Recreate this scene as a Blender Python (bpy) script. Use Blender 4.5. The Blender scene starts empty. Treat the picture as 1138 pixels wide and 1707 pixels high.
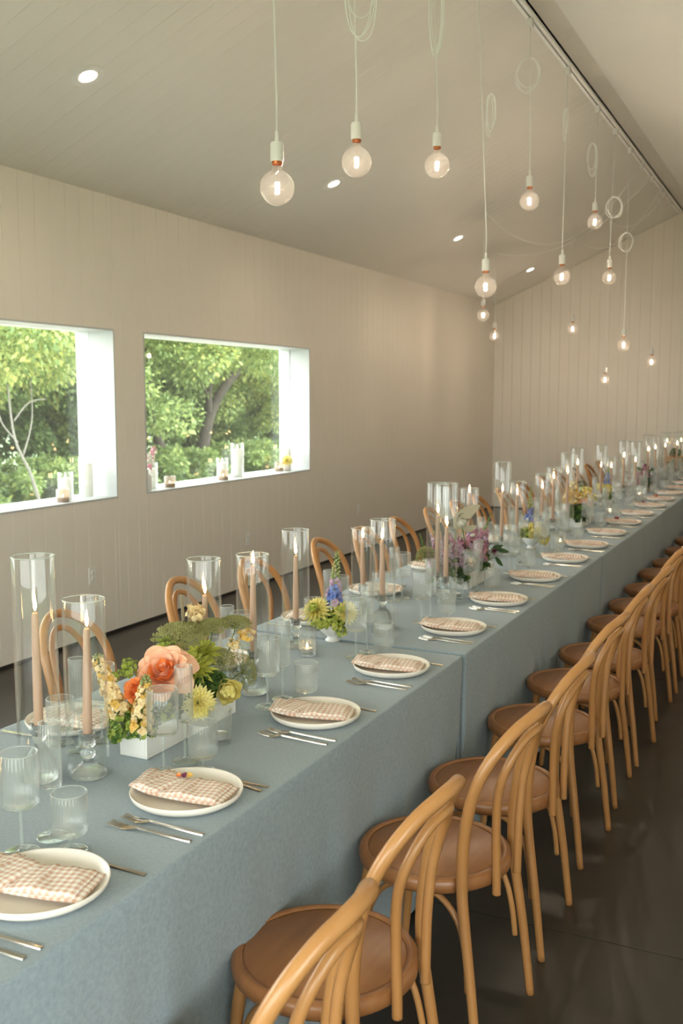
import bpy, math, random
import numpy as np
from mathutils import Vector, Matrix
PI = math.pi
rnd = random.Random(7)
sc = bpy.context.scene
COL = sc.collection

# ---------------------------------------------------------------- camera
cam_d = bpy.data.cameras.new('camera')
cam = bpy.data.objects.new('camera', cam_d); COL.objects.link(cam)
cam.location = (0, 0, 1.66)
cam.rotation_euler = (math.radians(90 - 6.5466), 0, math.radians(25.6402))
cam_d.sensor_fit = 'HORIZONTAL'; cam_d.sensor_width = 24.0
cam_d.lens = 1660 * 24.0 / 1138
cam_d.clip_start = 0.05; cam_d.clip_end = 200
cam_d.dof.use_dof = True; cam_d.dof.focus_distance = 2.7; cam_d.dof.aperture_fstop = 6.3
sc.camera = cam
# ---------------------------------------------------------------- world, exposure
sc.view_settings.view_transform = 'Standard'; sc.view_settings.look = 'None'
sc.view_settings.gamma = 1.0; sc.view_settings.use_curve_mapping = False
sc.view_settings.exposure = 0.74
w = bpy.data.worlds.new('overcast_sky'); sc.world = w; w.use_nodes = True
bg = w.node_tree.nodes['Background']
bg.inputs[0].default_value = (1.0, 1.0, 1.0, 1); bg.inputs[1].default_value = 6.6
sun_d = bpy.data.lights.new('sun', 'SUN'); sun = bpy.data.objects.new('sun', sun_d); COL.objects.link(sun)
sun_d.energy = 7.0; sun_d.angle = math.radians(12); sun_d.color = (1.0, 0.96, 0.86)
sun.rotation_euler = Vector((-0.10, 0.62, 1.0)).to_track_quat('Z', 'Y').to_euler()
sc.cycles.max_bounces = 10; sc.cycles.diffuse_bounces = 5; sc.cycles.glossy_bounces = 4
sc.cycles.transmission_bounces = 8; sc.cycles.transparent_max_bounces = 64
sc.cycles.caustics_reflective = False; sc.cycles.caustics_refractive = False
sc.cycles.sample_clamp_indirect = 5.0; sc.cycles.use_denoising = True
sc.cycles.use_adaptive_sampling = True; sc.cycles.adaptive_threshold = 0.02

# room numbers (metres): table runs along +Y, window wall at WX, ridge above RX
WX, RX, EX = -4.456, -1.70, 1.056
Y0, Y1 = -3.0, 14.55
ZE, SL = 3.03, 0.4354
ZR = ZE + SL * (RX - WX)
def ceil_z(x): return ZE + SL * ((x - WX) if x < RX else (EX - x))
SILL, HEAD = 0.957, 2.133
WINS = [(0.08, 2.69), (3.024, 5.634), (5.967, 8.577)]
TZ = 0.76

# camera-end opening and added aisle-side one bring in daylight: portals only guide sampling
def portal(x, y, z, sx, sy, d):
    l = bpy.data.lights.new('window_portal', 'AREA'); o = bpy.data.objects.new('window_portal', l); COL.objects.link(o)
    l.shape = 'RECTANGLE'; l.size = sx; l.size_y = sy; l.cycles.is_portal = True
    o.location = (x, y, z); o.rotation_euler = Vector(d).to_track_quat('-Z', 'Y').to_euler()
for a, b in WINS:
    portal(WX - .34, (a + b) / 2, (SILL + HEAD) / 2, 1.18, b - a, (1, 0, 0))

# ================================================================ helpers
def tag(o, label=None, cat=None, group=None, kind=None):
    if label: o['label'] = label
    if cat: o['category'] = cat
    if group: o['group'] = group
    if kind: o['kind'] = kind
    return o
def empty(name, loc=(0, 0, 0), rz=0, **k):
    o = bpy.data.objects.new(name, None); COL.objects.link(o); o.empty_display_size = .05
    o.location = loc; o.rotation_euler = (0, 0, rz)
    return tag(o, **k)
def link(name, me, m=None, parent=None, loc=(0, 0, 0), rot=(0, 0, 0), **k):
    o = bpy.data.objects.new(name, me); COL.objects.link(o)
    if m and not me.materials:
        for x in (m if isinstance(m, (list, tuple)) else [m]): me.materials.append(x)
    if parent: o.parent = parent
    o.location = loc; o.rotation_euler = rot
    return tag(o, **k)
def copy_tree(o, parent=None, loc=None, rz=None, label=None, rot=None, scale=None):
    c = o.copy(); COL.objects.link(c); c.parent = parent
    if loc is not None: c.location = loc
    if rz is not None: c.rotation_euler = (0, 0, rz)
    if rot is not None: c.rotation_euler = rot
    if scale is not None: c.scale = scale if isinstance(scale, (tuple, list)) else (scale,) * 3
    if label: c['label'] = label
    for ch in kids(o): copy_tree(ch, c)
    return c
def kids(o): return list(o.children)
class MB:
    """collects geometry for ONE mesh"""
    def __init__(s): s.v = []; s.f = []; s.mi = []
    def add(s, vs, fs, m=0, M=None):
        n = len(s.v)
        if M is not None: vs = [tuple(M @ Vector(p)) for p in vs]
        s.v.extend([tuple(p) for p in vs]); s.f.extend([tuple(i + n for i in f) for f in fs]); s.mi.extend([m] * len(fs)); return s
    def mesh(s, name='m', smooth=True):
        me = bpy.data.meshes.new(name); me.from_pydata(s.v, [], s.f)
        me.polygons.foreach_set('use_smooth', [smooth] * len(s.f))
        if any(s.mi): me.polygons.foreach_set('material_index', s.mi)
        me.update(); return me
def sharp(me, deg=40):
    me.set_sharp_from_angle(angle=math.radians(deg)); return me
def box(x0, x1, y0, y1, z0, z1, b=0.0):
    if b <= 0:
        vs = [(x, y, z) for x in (x0, x1) for y in (y0, y1) for z in (z0, z1)]
        return vs, [(0, 1, 3, 2), (4, 6, 7, 5), (0, 4, 5, 1), (2, 3, 7, 6), (0, 2, 6, 4), (1, 5, 7, 3)]
    vs = []; ix = {}
    for i, x in enumerate((x0, x1)):
        for j, y in enumerate((y0, y1)):
            for k, z in enumerate((z0, z1)):
                sx, sy, sz = (b, -b)[i], (b, -b)[j], (b, -b)[k]
                ix[i, j, k, 0] = len(vs); vs.append((x, y + sy, z + sz))
                ix[i, j, k, 1] = len(vs); vs.append((x + sx, y, z + sz))
                ix[i, j, k, 2] = len(vs); vs.append((x + sx, y + sy, z))
    g = lambda *a: ix[a]
    fs = []
    fs.append((g(0,0,0,0), g(0,0,1,0), g(0,1,1,0), g(0,1,0,0))); fs.append((g(1,0,0,0), g(1,1,0,0), g(1,1,1,0), g(1,0,1,0)))
    fs.append((g(0,0,0,1), g(1,0,0,1), g(1,0,1,1), g(0,0,1,1))); fs.append((g(0,1,0,1), g(0,1,1,1), g(1,1,1,1), g(1,1,0,1)))
    fs.append((g(0,0,0,2), g(0,1,0,2), g(1,1,0,2), g(1,0,0,2))); fs.append((g(0,0,1,2), g(1,0,1,2), g(1,1,1,2), g(0,1,1,2)))
    for k in (0, 1):
        for j in (0, 1):
            fs.append((g(0,j,k,1), g(1,j,k,1), g(1,j,k,2), g(0,j,k,2)))
        for i in (0, 1):
            fs.append((g(i,0,k,0), g(i,1,k,0), g(i,1,k,2), g(i,0,k,2)))
    for i in (0, 1):
        for j in (0, 1):
            fs.append((g(i,j,0,0), g(i,j,1,0), g(i,j,1,1), g(i,j,0,1)))
            for k in (0, 1):
                fs.append((g(i,j,k,0), g(i,j,k,1), g(i,j,k,2)))
    return vs, fs
def boxm(*a, **k):
    me = MB().add(*box(*a, **k)).mesh(smooth=False)
    if k.get('b'): fixn(me)
    return me
def fixn(me):
    import bmesh
    bm = bmesh.new(); bm.from_mesh(me); bmesh.ops.recalc_face_normals(bm, faces=bm.faces); bm.to_mesh(me); bm.free(); return me
def lathe(prof, seg=32, rib=None, close=True):
    """prof: (r, z[, ribweight]) list; rib=(n, amp)"""
    vs = []; fs = []; rings = []
    for p in prof:
        r, z = p[0], p[1]; wgt = p[2] if len(p) > 2 else 0
        if r < 1e-6: rings.append([len(vs)]); vs.append((0, 0, z)); continue
        ring = []
        for i in range(seg):
            a = 2 * PI * i / seg
            rr = r * (1 + (rib[1] * wgt * abs(math.cos(rib[0] * a / 2)) if rib else 0))
            ring.append(len(vs)); vs.append((rr * math.cos(a), rr * math.sin(a), z))
        rings.append(ring)
    for A, B in zip(rings, rings[1:]):
        if len(A) == 1 and len(B) == 1: continue
        for i in range(seg):
            j = (i + 1) % seg
            if len(A) == 1: fs.append((A[0], B[j], B[i]))
            elif len(B) == 1: fs.append((A[i], A[j], B[0]))
            else: fs.append((A[i], A[j], B[j], B[i]))
    return vs, fs
def crom(pts, n=6, closed=False):
    P = [np.array(p, float) for p in pts]; out = []
    N = len(P); rng_ = range(N if closed else N - 1)
    for i in rng_:
        if closed: a, b, c, d = P[i - 1], P[i], P[(i + 1) % N], P[(i + 2) % N]
        else: a, b, c, d = P[max(i - 1, 0)], P[i], P[i + 1], P[min(i + 2, N - 1)]
        for k in range(n):
            t = k / n
            out.append(.5 * ((2 * b) + (c - a) * t + (2 * a - 5 * b + 4 * c - d) * t * t + (3 * b - a - 3 * c + d) * t ** 3))
    if not closed: out.append(P[-1])
    return out
def tube(path, rad, seg=8, closed=False, caps=True):
    P = [np.array(p[:3], float) for p in path]; N = len(P)
    R = [rad] * N if isinstance(rad, (int, float)) else list(rad)
    T = []
    for i in range(N):
        a = P[(i - 1) % N] if closed else P[max(i - 1, 0)]; b = P[(i + 1) % N] if closed else P[min(i + 1, N - 1)]
        t = b - a; T.append(t / (np.linalg.norm(t) + 1e-12))
    up = np.array([0, 0, 1.0]) if abs(T[0][2]) < .9 else np.array([1.0, 0, 0])
    nn = np.cross(T[0], up); nn /= np.linalg.norm(nn)
    vs = []; fs = []
    for i in range(N):
        nn = nn - T[i] * nn.dot(T[i]); nn /= (np.linalg.norm(nn) + 1e-12); bb = np.cross(T[i], nn)
        for k in range(seg):
            a = 2 * PI * k / seg; q = P[i] + R[i] * (math.cos(a) * nn + math.sin(a) * bb); vs.append(tuple(q))
    for i in range(N if closed else N - 1):
        j = (i + 1) % N
        for k in range(seg):
            l = (k + 1) % seg; fs.append((i * seg + k, i * seg + l, j * seg + l, j * seg + k))
    if caps and not closed:
        fs.append(tuple(range(seg))[::-1]); fs.append(tuple((N - 1) * seg + k for k in range(seg)))
    return vs, fs
def ordw(i):
    W = ['first', 'second', 'third', 'fourth', 'fifth', 'sixth', 'seventh', 'eighth', 'ninth', 'tenth', 'eleventh', 'twelfth',
         'thirteenth', 'fourteenth', 'fifteenth', 'sixteenth', 'seventeenth', 'eighteenth', 'nineteenth', 'twentieth',
         'twenty-first', 'twenty-second', 'twenty-third', 'twenty-fourth', 'twenty-fifth', 'twenty-sixth', 'twenty-seventh', 'twenty-eighth']
    return W[i]

# ================================================================ materials
def nmat(name):
    m = bpy.data.materials.new(name); m.use_nodes = True; nt = m.node_tree
    return m, nt, nt.nodes['Principled BSDF']
def nd(nt, t, **k):
    n = nt.nodes.new(t)
    for a, b in k.items(): setattr(n, a, b)
    return n
def mat(name, col, rough=.5, var=0.0, scale=8.0, metal=0, bump=0, bscale=200, spec=.5, trans=0, col2=None, stretch=None, coord='Object', sss=0):
    m, nt, b = nmat(name); L = nt.links.new
    b.inputs['Base Color'].default_value = (*col, 1); b.inputs['Roughness'].default_value = rough
    b.inputs['Metallic'].default_value = metal; b.inputs['Specular IOR Level'].default_value = spec
    tc = nd(nt, 'ShaderNodeTexCoord'); mp = nd(nt, 'ShaderNodeMapping'); L(tc.outputs[coord], mp.inputs[0])
    if stretch: mp.inputs['Scale'].default_value = stretch
    if var or col2:
        n = nd(nt, 'ShaderNodeTexNoise'); n.inputs['Scale'].default_value = scale; n.inputs['Detail'].default_value = 5; L(mp.outputs[0], n.inputs[0])
        r = nd(nt, 'ShaderNodeMapRange'); r.inputs[1].default_value = .3; r.inputs[2].default_value = .7; L(n.outputs[0], r.inputs[0])
        mx = nd(nt, 'ShaderNodeMix', data_type='RGBA'); L(r.outputs[0], mx.inputs[0])
        c2 = col2 or tuple(c * (1 - var) for c in col)
        mx.inputs[6].default_value = (*col, 1); mx.inputs[7].default_value = (*c2, 1); L(mx.outputs[2], b.inputs['Base Color'])
    if bump:
        n2 = nd(nt, 'ShaderNodeTexNoise'); n2.inputs['Scale'].default_value = bscale; n2.inputs['Detail'].default_value = 3; L(mp.outputs[0], n2.inputs[0])
        bp = nd(nt, 'ShaderNodeBump'); bp.inputs['Strength'].default_value = bump; bp.inputs['Distance'].default_value = .002
        L(n2.outputs[0], bp.inputs['Height']); L(bp.outputs[0], b.inputs['Normal'])
    if trans:
        tr = nd(nt, 'ShaderNodeBsdfTranslucent'); tr.inputs[0].default_value = (*col, 1)
        if var or col2: L(mx.outputs[2], tr.inputs[0])
        ms = nd(nt, 'ShaderNodeMixShader'); ms.inputs[0].default_value = trans
        out = nt.nodes['Material Output']; L(b.outputs[0], ms.inputs[1]); L(tr.outputs[0], ms.inputs[2]); L(ms.outputs[0], out.inputs[0])
    return m
def thin_glass(name, tint=(.97, .985, .98), rough=.0, milk=0.0, edge=1.0):
    m, nt, b = nmat(name); L = nt.links.new; nt.nodes.remove(b); out = nt.nodes['Material Output']
    lw = nd(nt, 'ShaderNodeLayerWeight'); lw.inputs[0].default_value = .5
    p = nd(nt, 'ShaderNodeMath', operation='POWER'); L(lw.outputs['Facing'], p.inputs[0]); p.inputs[1].default_value = 4.4
    q = nd(nt, 'ShaderNodeMath', operation='MULTIPLY_ADD'); L(p.outputs[0], q.inputs[0]); q.inputs[1].default_value = .85 * edge; q.inputs[2].default_value = .035
    t = nd(nt, 'ShaderNodeBsdfTransparent'); t.inputs[0].default_value = (*tint, 1)
    g = nd(nt, 'ShaderNodeBsdfAnisotropic'); g.inputs['Roughness'].default_value = max(rough, .02); g.inputs[0].default_value = (1, 1, 1, 1)
    ms = nd(nt, 'ShaderNodeMixShader'); L(q.outputs[0], ms.inputs[0]); L(g.outputs[0], ms.inputs[2])
    if milk:
        d = nd(nt, 'ShaderNodeBsdfDiffuse'); d.inputs[0].default_value = (.93, .94, .93, 1)
        tr = nd(nt, 'ShaderNodeBsdfTranslucent'); tr.inputs[0].default_value = (.93, .94, .93, 1)
        a = nd(nt, 'ShaderNodeMixShader'); a.inputs[0].default_value = .5; L(d.outputs[0], a.inputs[1]); L(tr.outputs[0], a.inputs[2])
        m2 = nd(nt, 'ShaderNodeMixShader'); m2.inputs[0].default_value = milk; L(t.outputs[0], m2.inputs[1]); L(a.outputs[0], m2.inputs[2])
        L(m2.outputs[0], ms.inputs[1])
    else: L(t.outputs[0], ms.inputs[1])
    L(ms.outputs[0], out.inputs[0]); return m
def solid_glass(name, tint=(.97, .99, .98)):
    m, nt, b = nmat(name); b.inputs['Base Color'].default_value = (*tint, 1); b.inputs['Roughness'].default_value = .02
    b.inputs['Transmission Weight'].default_value = 1; b.inputs['IOR'].default_value = 1.46; return m
def emis(name, col, s):
    m, nt, b = nmat(name); nt.nodes.remove(b); e = nd(nt, 'ShaderNodeEmission'); e.inputs[0].default_value = (*col, 1); e.inputs[1].default_value = s
    nt.links.new(e.outputs[0], nt.nodes['Material Output'].inputs[0]); return m
M = {}
M['paint'] = mat('white_paint', (.80, .755, .68), .55, var=.05, scale=1.2)
M['ceil_paint'] = mat('ceiling_paint', (.80, .785, .73), .55, var=.04, scale=1.0)
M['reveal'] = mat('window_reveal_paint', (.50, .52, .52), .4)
M['dark'] = mat('dark_gap', (.02, .018, .015), .8)
M['floor'] = mat('dark_concrete', (.046, .040, .033), .36, scale=1.6, col2=(.026, .022, .018), bump=.15, bscale=40)
M['wood'] = mat('honey_bentwood', (.50, .245, .085), .30, scale=9, col2=(.40, .18, .058), stretch=(1, 1, .12), spec=.5)
M['seatwood'] = mat('shaded_seat_wood', (.34, .145, .050), .34, scale=7, col2=(.26, .105, .036), stretch=(6, .6, 1))  # same wood as the hoops, shade put into the darker brown
M['glide'] = mat('black_glide', (.02, .02, .02), .5)
M['plate'] = mat('cream_stoneware', (.86, .80, .72), .26)
M['steel'] = mat('brushed_steel', (.58, .54, .48), .17, metal=1)
M['candle'] = mat('taupe_wax', (.62, .40, .28), .5, trans=.25)
M['whitewax'] = mat('white_wax', (.93, .92, .88), .5, trans=.45)
M['wick'] = mat('burnt_wick', (.02, .015, .01), .9)
M['flame'] = emis('candle_flame', (1.0, .60, .25), 45)
M['filament'] = emis('bulb_filament', (1.0, .81, .62), 850)
M['down'] = emis('downlight_lens', (1.0, .88, .72), 14)
M['thin'] = thin_glass('clear_thin_glass', tint=(.985, .993, .99))
M['bulbglass'] = thin_glass('bulb_glass', tint=(1.0, .97, .94), milk=.009)
M['ribbed'] = thin_glass('ribbed_glass', tint=(.965, .975, .97), rough=.10, milk=.075, edge=1.15)
M['pane'] = thin_glass('window_pane', tint=(.95, .98, .96), milk=.010)
M['crystal'] = solid_glass('pressed_glass', (1, 1, 1))
def lighten(m, k, kt):
    nt = m.node_tree; b = nt.nodes['Principled BSDF']; d = nd(nt, 'ShaderNodeBsdfDiffuse'); d.inputs[0].default_value = (.85, .9, .9, 1); t = nd(nt, 'ShaderNodeBsdfTransparent')
    a = nd(nt, 'ShaderNodeMixShader'); a.inputs[0].default_value = kt; c = nd(nt, 'ShaderNodeMixShader'); c.inputs[0].default_value = k; L = nt.links.new
    L(b.outputs[0], a.inputs[1]); L(t.outputs[0], a.inputs[2]); L(a.outputs[0], c.inputs[1]); L(d.outputs[0], c.inputs[2]); L(c.outputs[0], nt.nodes['Material Output'].inputs[0])
lighten(M['crystal'], .10, .25)
M['stemglass'] = thin_glass('clear_stem_glass', tint=(.93, .965, .95), rough=.04, milk=.12, edge=1.5)
M['rim'] = thin_glass('glass_rim_edge', tint=(.85, .95, .90), rough=.1, milk=.45)
M['votivesmoke'] = thin_glass('amber_votive_glass', tint=(.93, .86, .78), rough=.2, milk=.12)
M['sand'] = mat('tan_votive_base', (.42, .33, .23), .7, var=.3, scale=120)
M['whiteplastic'] = mat('white_plastic', (.80, .80, .77), .35)
M['railwhite'] = mat('white_track_enamel', (.92, .92, .90), .35)
M['cord'] = mat('white_cord', (.90, .92, .90), .5)
M['copper'] = mat('copper_ring', (.55, .20, .08), .35, metal=1)
M['ceramic'] = mat('white_ceramic', (.80, .79, .76), .4)
M['card'] = mat('pale_paper_card', (.42, .38, .27), .8)
M['ink'] = mat('dark_ink', (.04, .03, .03), .7)
M['tin'] = mat('tealight_tin', (.7, .68, .64), .3, metal=1)
def leafm(n, c, c2=None, tr=.3): return mat(n, c, .55, scale=30, col2=c2 or tuple(x * .6 for x in c), trans=tr)
M['stem'] = leafm('green_stem', (.16, .26, .06), tr=.1)
M['green'] = leafm('mid_green_leaf', (.14, .26, .05))
M['dkgreen'] = leafm('dark_green_leaf', (.05, .11, .03))
M['chartreuse'] = leafm('chartreuse_bract', (.52, .60, .13), (.34, .45, .07))
M['umbel'] = leafm('grey_green_umbel', (.44, .43, .17), (.31, .31, .10))
M['cream'] = leafm('cream_petal', (.96, .83, .52), (.94, .72, .38), .2)
M['peach'] = leafm('peach_petal', (.96, .52, .31), (.95, .62, .44), .2)
M['orange'] = leafm('orange_petal', (.95, .36, .12), (.92, .27, .07), .15)
M['yellow'] = leafm('lemon_petal', (.95, .88, .42), (.92, .80, .26), .2)
M['gold'] = leafm('golden_petal', (.88, .55, .10), (.90, .66, .22))
M['yelgreen'] = leafm('lime_petal', (.74, .72, .18), (.56, .60, .10))
M['blue'] = leafm('blue_petal', (.17, .27, .66), (.28, .36, .70))
M['bud'] = leafm('pale_green_bud', (.50, .54, .26), (.36, .44, .16))
M['pink'] = leafm('mauve_pink_petal', (.68, .36, .44), (.50, .20, .30))
M['lilac'] = leafm('lilac_petal', (.62, .46, .66), (.66, .50, .58))
M['rosepink'] = leafm('rose_pink_petal', (.88, .58, .66), (.84, .46, .56), .45)
M['white'] = leafm('white_petal', (.86, .86, .80), (.80, .80, .70))
M['burg'] = leafm('burgundy_petal', (.26, .05, .12), (.16, .03, .08))
M['red'] = leafm('red_petal', (.50, .03, .02))
def cloth_mat():
    m, nt, b = nmat('blue_linen'); L = nt.links.new
    b.inputs['Roughness'].default_value = .9; b.inputs['Specular IOR Level'].default_value = .15; b.inputs['Sheen Weight'].default_value = .25
    tc = nd(nt, 'ShaderNodeTexCoord')
    n1 = nd(nt, 'ShaderNodeTexNoise'); n1.inputs['Scale'].default_value = 3; n1.inputs['Detail'].default_value = 6; L(tc.outputs['Object'], n1.inputs[0])
    hs = []
    for st in ((700, 90, 90), (90, 700, 700)):
        mp = nd(nt, 'ShaderNodeMapping'); mp.inputs['Scale'].default_value = st; L(tc.outputs['Object'], mp.inputs[0])
        n = nd(nt, 'ShaderNodeTexNoise'); n.inputs['Scale'].default_value = 1; n.inputs['Detail'].default_value = 2; L(mp.outputs[0], n.inputs[0]); hs.append(n)
    ad = nd(nt, 'ShaderNodeMath', operation='ADD'); L(hs[0].outputs[0], ad.inputs[0]); L(hs[1].outputs[0], ad.inputs[1])
    r = nd(nt, 'ShaderNodeMapRange'); L(ad.outputs[0], r.inputs[0]); r.inputs[1].default_value = .7; r.inputs[2].default_value = 1.3
    mx = nd(nt, 'ShaderNodeMix', data_type='RGBA'); L(r.outputs[0], mx.inputs[0])
    mx.inputs[6].default_value = (.240, .302, .350, 1); mx.inputs[7].default_value = (.335, .408, .458, 1)
    m2 = nd(nt, 'ShaderNodeMix', data_type='RGBA', blend_type='MULTIPLY'); m2.inputs[0].default_value = .04; L(mx.outputs[2], m2.inputs[6]); L(n1.outputs[0], m2.inputs[7])
    L(m2.outputs[2], b.inputs['Base Color'])
    n3 = nd(nt, 'ShaderNodeTexNoise'); n3.inputs['Scale'].default_value = 9; n3.inputs['Detail'].default_value = 4; n3.inputs['Distortion'].default_value = 1.2; L(tc.outputs['Object'], n3.inputs[0])
    s = nd(nt, 'ShaderNodeMath', operation='MULTIPLY_ADD'); L(n3.outputs[0], s.inputs[0]); s.inputs[1].default_value = 1.2; L(ad.outputs[0], s.inputs[2])
    bp = nd(nt, 'ShaderNodeBump'); bp.inputs['Strength'].default_value = .35; bp.inputs['Distance'].default_value = .0022; L(s.outputs[0], bp.inputs['Height']); L(bp.outputs[0], b.inputs['Normal'])
    return m
M['cloth'] = cloth_mat()
def gingham():
    m, nt, b = nmat('tan_gingham_cotton'); L = nt.links.new; b.inputs['Roughness'].default_value = .9; b.inputs['Specular IOR Level'].default_value = .1
    tc = nd(nt, 'ShaderNodeTexCoord'); sp = nd(nt, 'ShaderNodeSeparateXYZ'); L(tc.outputs['Object'], sp.inputs[0])
    o = []
    for ax in (0, 1):
        a = nd(nt, 'ShaderNodeMath', operation='MULTIPLY'); L(sp.outputs[ax], a.inputs[0]); a.inputs[1].default_value = 2 * PI / .0145
        s = nd(nt, 'ShaderNodeMath', operation='SINE'); L(a.outputs[0], s.inputs[0])
        r = nd(nt, 'ShaderNodeMapRange'); L(s.outputs[0], r.inputs[0]); r.inputs[1].default_value = -.25; r.inputs[2].default_value = .25; r.inputs[3].default_value = 0; r.inputs[4].default_value = .5
        o.append(r)
    ad = nd(nt, 'ShaderNodeMath', operation='ADD'); L(o[0].outputs[0], ad.inputs[0]); L(o[1].outputs[0], ad.inputs[1])
    mx = nd(nt, 'ShaderNodeMix', data_type='RGBA'); L(ad.outputs[0], mx.inputs[0])
    mx.inputs[6].default_value = (.90, .86, .80, 1); mx.inputs[7].default_value = (.66, .42, .31, 1)
    L(mx.outputs[2], b.inputs['Base Color'])
    n = nd(nt, 'ShaderNodeTexNoise'); n.inputs['Scale'].default_value = 60; L(tc.outputs['Object'], n.inputs[0])
    bp = nd(nt, 'ShaderNodeBump'); bp.inputs['Strength'].default_value = .5; bp.inputs['Distance'].default_value = .002; L(n.outputs[0], bp.inputs['Height']); L(bp.outputs[0], b.inputs['Normal'])
    return m
M['gingham'] = gingham()

# ================================================================ the room
def struct(name, me, m, **k):
    return link(name, me, m, kind='structure', **k)
# floor: slabs with recessed joints, over a base
fl = struct('floor', boxm(WX - .35, EX + .35, Y0 - .1, Y1 + .1, -.14, -.008), M['dark'])
xs = [WX - .3, EX + .3]; ys = [Y0 - .1, -.095, 2.955, 6.005, 9.055, 12.105, Y1 + .1]
for a, b in zip(ys, ys[1:]):
    link('concrete_slab', boxm(xs[0], xs[1], a + .002, b - .002, -.1, 0, b=.0015), M['floor'], fl)
# window wall, with three openings: base slab set back behind the boards
BT = .014
def wall_pieces(x0, x1):
    g = MB(); yy = Y0 - .1
    for a, b in WINS:
        g.add(*box(x0, x1, yy, a, -.1, ZE + .02)); g.add(*box(x0, x1, a, b, -.1, SILL)); g.add(*box(x0, x1, a, b, HEAD, ZE + .02)); yy = b
    g.add(*box(x0, x1, yy, Y1 + .1, -.1, ZE + .02)); return g.mesh(smooth=False)
wl = struct('wall_left', wall_pieces(WX - .33, WX - BT), M['paint'])
wr = struct('wall_right', MB().add(*box(EX, EX + .33, Y0 - .1, -2.4, -.1, ZE + .02)).add(*box(EX, EX + .33, -2.4, .2, 2.5, ZE + .02)).add(*box(EX, EX + .33, .2, Y1 + .1, -.1, ZE + .02)).mesh(smooth=False), M['paint'])
portal(EX + .16, -1.1, 1.25, 2.5, 2.6, (-1, 0, 0))
PW = .14
board_cache = {}
def board_x(h, wd):  # vertical board on the window wall, local: y 0..wd, z 0..h, face at x=0
    k = round(h, 3), round(wd, 3)
    if k not in board_cache:
        c = .0013; g = MB()
        vs = [(-BT, 0.0006, 0), (-c, .0006, 0), (0, .0006 + c, 0), (0, wd - .0006 - c, 0), (-c, wd - .0006, 0), (-BT, wd - .0006, 0)]
        vs = vs + [(x, y, h) for x, y, z in vs]
        g.add(vs, [(i, i + 1, i + 7, i + 6) for i in range(5)] + [(0, 5, 4, 3, 2, 1), (6, 7, 8, 9, 10, 11)])
        me = fixn(g.mesh(smooth=False)); me.materials.append(M['paint']); board_cache[k] = me
    return board_cache[k]
y = Y1 - PW
while y > .9:
    cuts = sorted([y, y + PW] + [e for q in WINS for e in q if y + .004 < e < y + PW - .004])
    for a, b in zip(cuts, cuts[1:]):
        if any(q[0] - .001 < (a + b) / 2 < q[1] + .001 for q in WINS):
            link('board', board_x(SILL - .022, b - a), None, wl, (WX, a, .022)); link('board', board_x(ZE - HEAD, b - a), None, wl, (WX, a, HEAD))
        else: link('board', board_x(ZE - .022, b - a), None, wl, (WX, a, .022))
    y -= PW
wb = struct('wall_back', MB().add([(WX - .33, Y1 + BT, -.1), (EX + .33, Y1 + BT, -.1), (EX + .33, Y1 + BT, ZE), (RX, Y1 + BT, ZR + .05), (WX - .33, Y1 + BT, ZE - .1),
     (WX - .33, Y1 + .3, -.1), (EX + .33, Y1 + .3, -.1), (EX + .33, Y1 + .3, ZE), (RX, Y1 + .3, ZR + .05), (WX - .33, Y1 + .3, ZE - .1)],
     [(0, 1, 2, 3, 4), (9, 8, 7, 6, 5), (0, 5, 6, 1), (1, 6, 7, 2), (2, 7, 8, 3), (3, 8, 9, 4), (4, 9, 5, 0)]).mesh(smooth=False), M['paint'])
x = WX
while x < EX - .001:
    x2 = min(x + PW, EX); c = .0013; g = MB()
    pr = [(x + .0006, BT), (x + .0006, c), (x + .0006 + c, 0), (x2 - .0006 - c, 0), (x2 - .0006, c), (x2 - .0006, BT)]
    vs = [(a, b_, .022) for a, b_ in pr] + [(a, b_, ceil_z(a) - .004) for a, b_ in pr]
    g.add(vs, [(i, i + 1, i + 7, i + 6) for i in range(5)] + [(0, 5, 4, 3, 2, 1), (6, 7, 8, 9, 10, 11)])
    link('board', fixn(g.mesh(smooth=False)), M['paint'], wb, (0, Y1, 0)); x = x2
# camera-end wall: solid white sides and gable around one big opening (daylight)
g = MB()
g.add(*box(WX - .33, -4.1, Y0 - .3, Y0, -.1, ZE)); g.add(*box(.7, EX + .33, Y0 - .3, Y0, -.1, ZE)); g.add(*box(WX, EX, Y0 - .3, Y0, 2.75, ZE))
g.add([(WX, Y0, ZE), (EX, Y0, ZE), (RX, Y0, ZR + .05), (WX, Y0 - .3, ZE), (EX, Y0 - .3, ZE), (RX, Y0 - .3, ZR + .05)], [(0, 2, 1), (3, 4, 5), (0, 1, 4, 3), (1, 2, 5, 4), (2, 0, 3, 5)])
struct('wall_front', fixn(g.mesh(smooth=False)), M['paint'])
portal(-1.7, Y0 - .15, 1.37, 4.8, 2.75, (0, 1, 0))
gd3 = struct('added_daylight_opening', boxm(EX + .14, EX + .16, -2.4, .2, 0, .05), M['whiteplastic'])  # unseen glazed opening added to let more daylight onto the near table
for yy in (-2.4, -1.1, .16): link('door_mullion', boxm(EX + .13, EX + .17, yy, yy + .04, 0, 2.5), M['whiteplastic'], gd3)
link('door_pane', boxm(EX + .148, EX + .152, -2.36, .16, .05, 2.5), M['pane'], gd3)
gd = struct('door_1', boxm(-4.1, .7, Y0 - .16, Y0 - .14, 0, .05), M['whiteplastic'])
for xx in (-4.1, -2.53, -.93, .66): link('door_mullion', boxm(xx, xx + .04, Y0 - .17, Y0 - .13, 0, 2.75), M['whiteplastic'], gd)
link('door_pane', boxm(-4.06, .66, Y0 - .152, Y0 - .148, .05, 2.75), M['pane'], gd)
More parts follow.
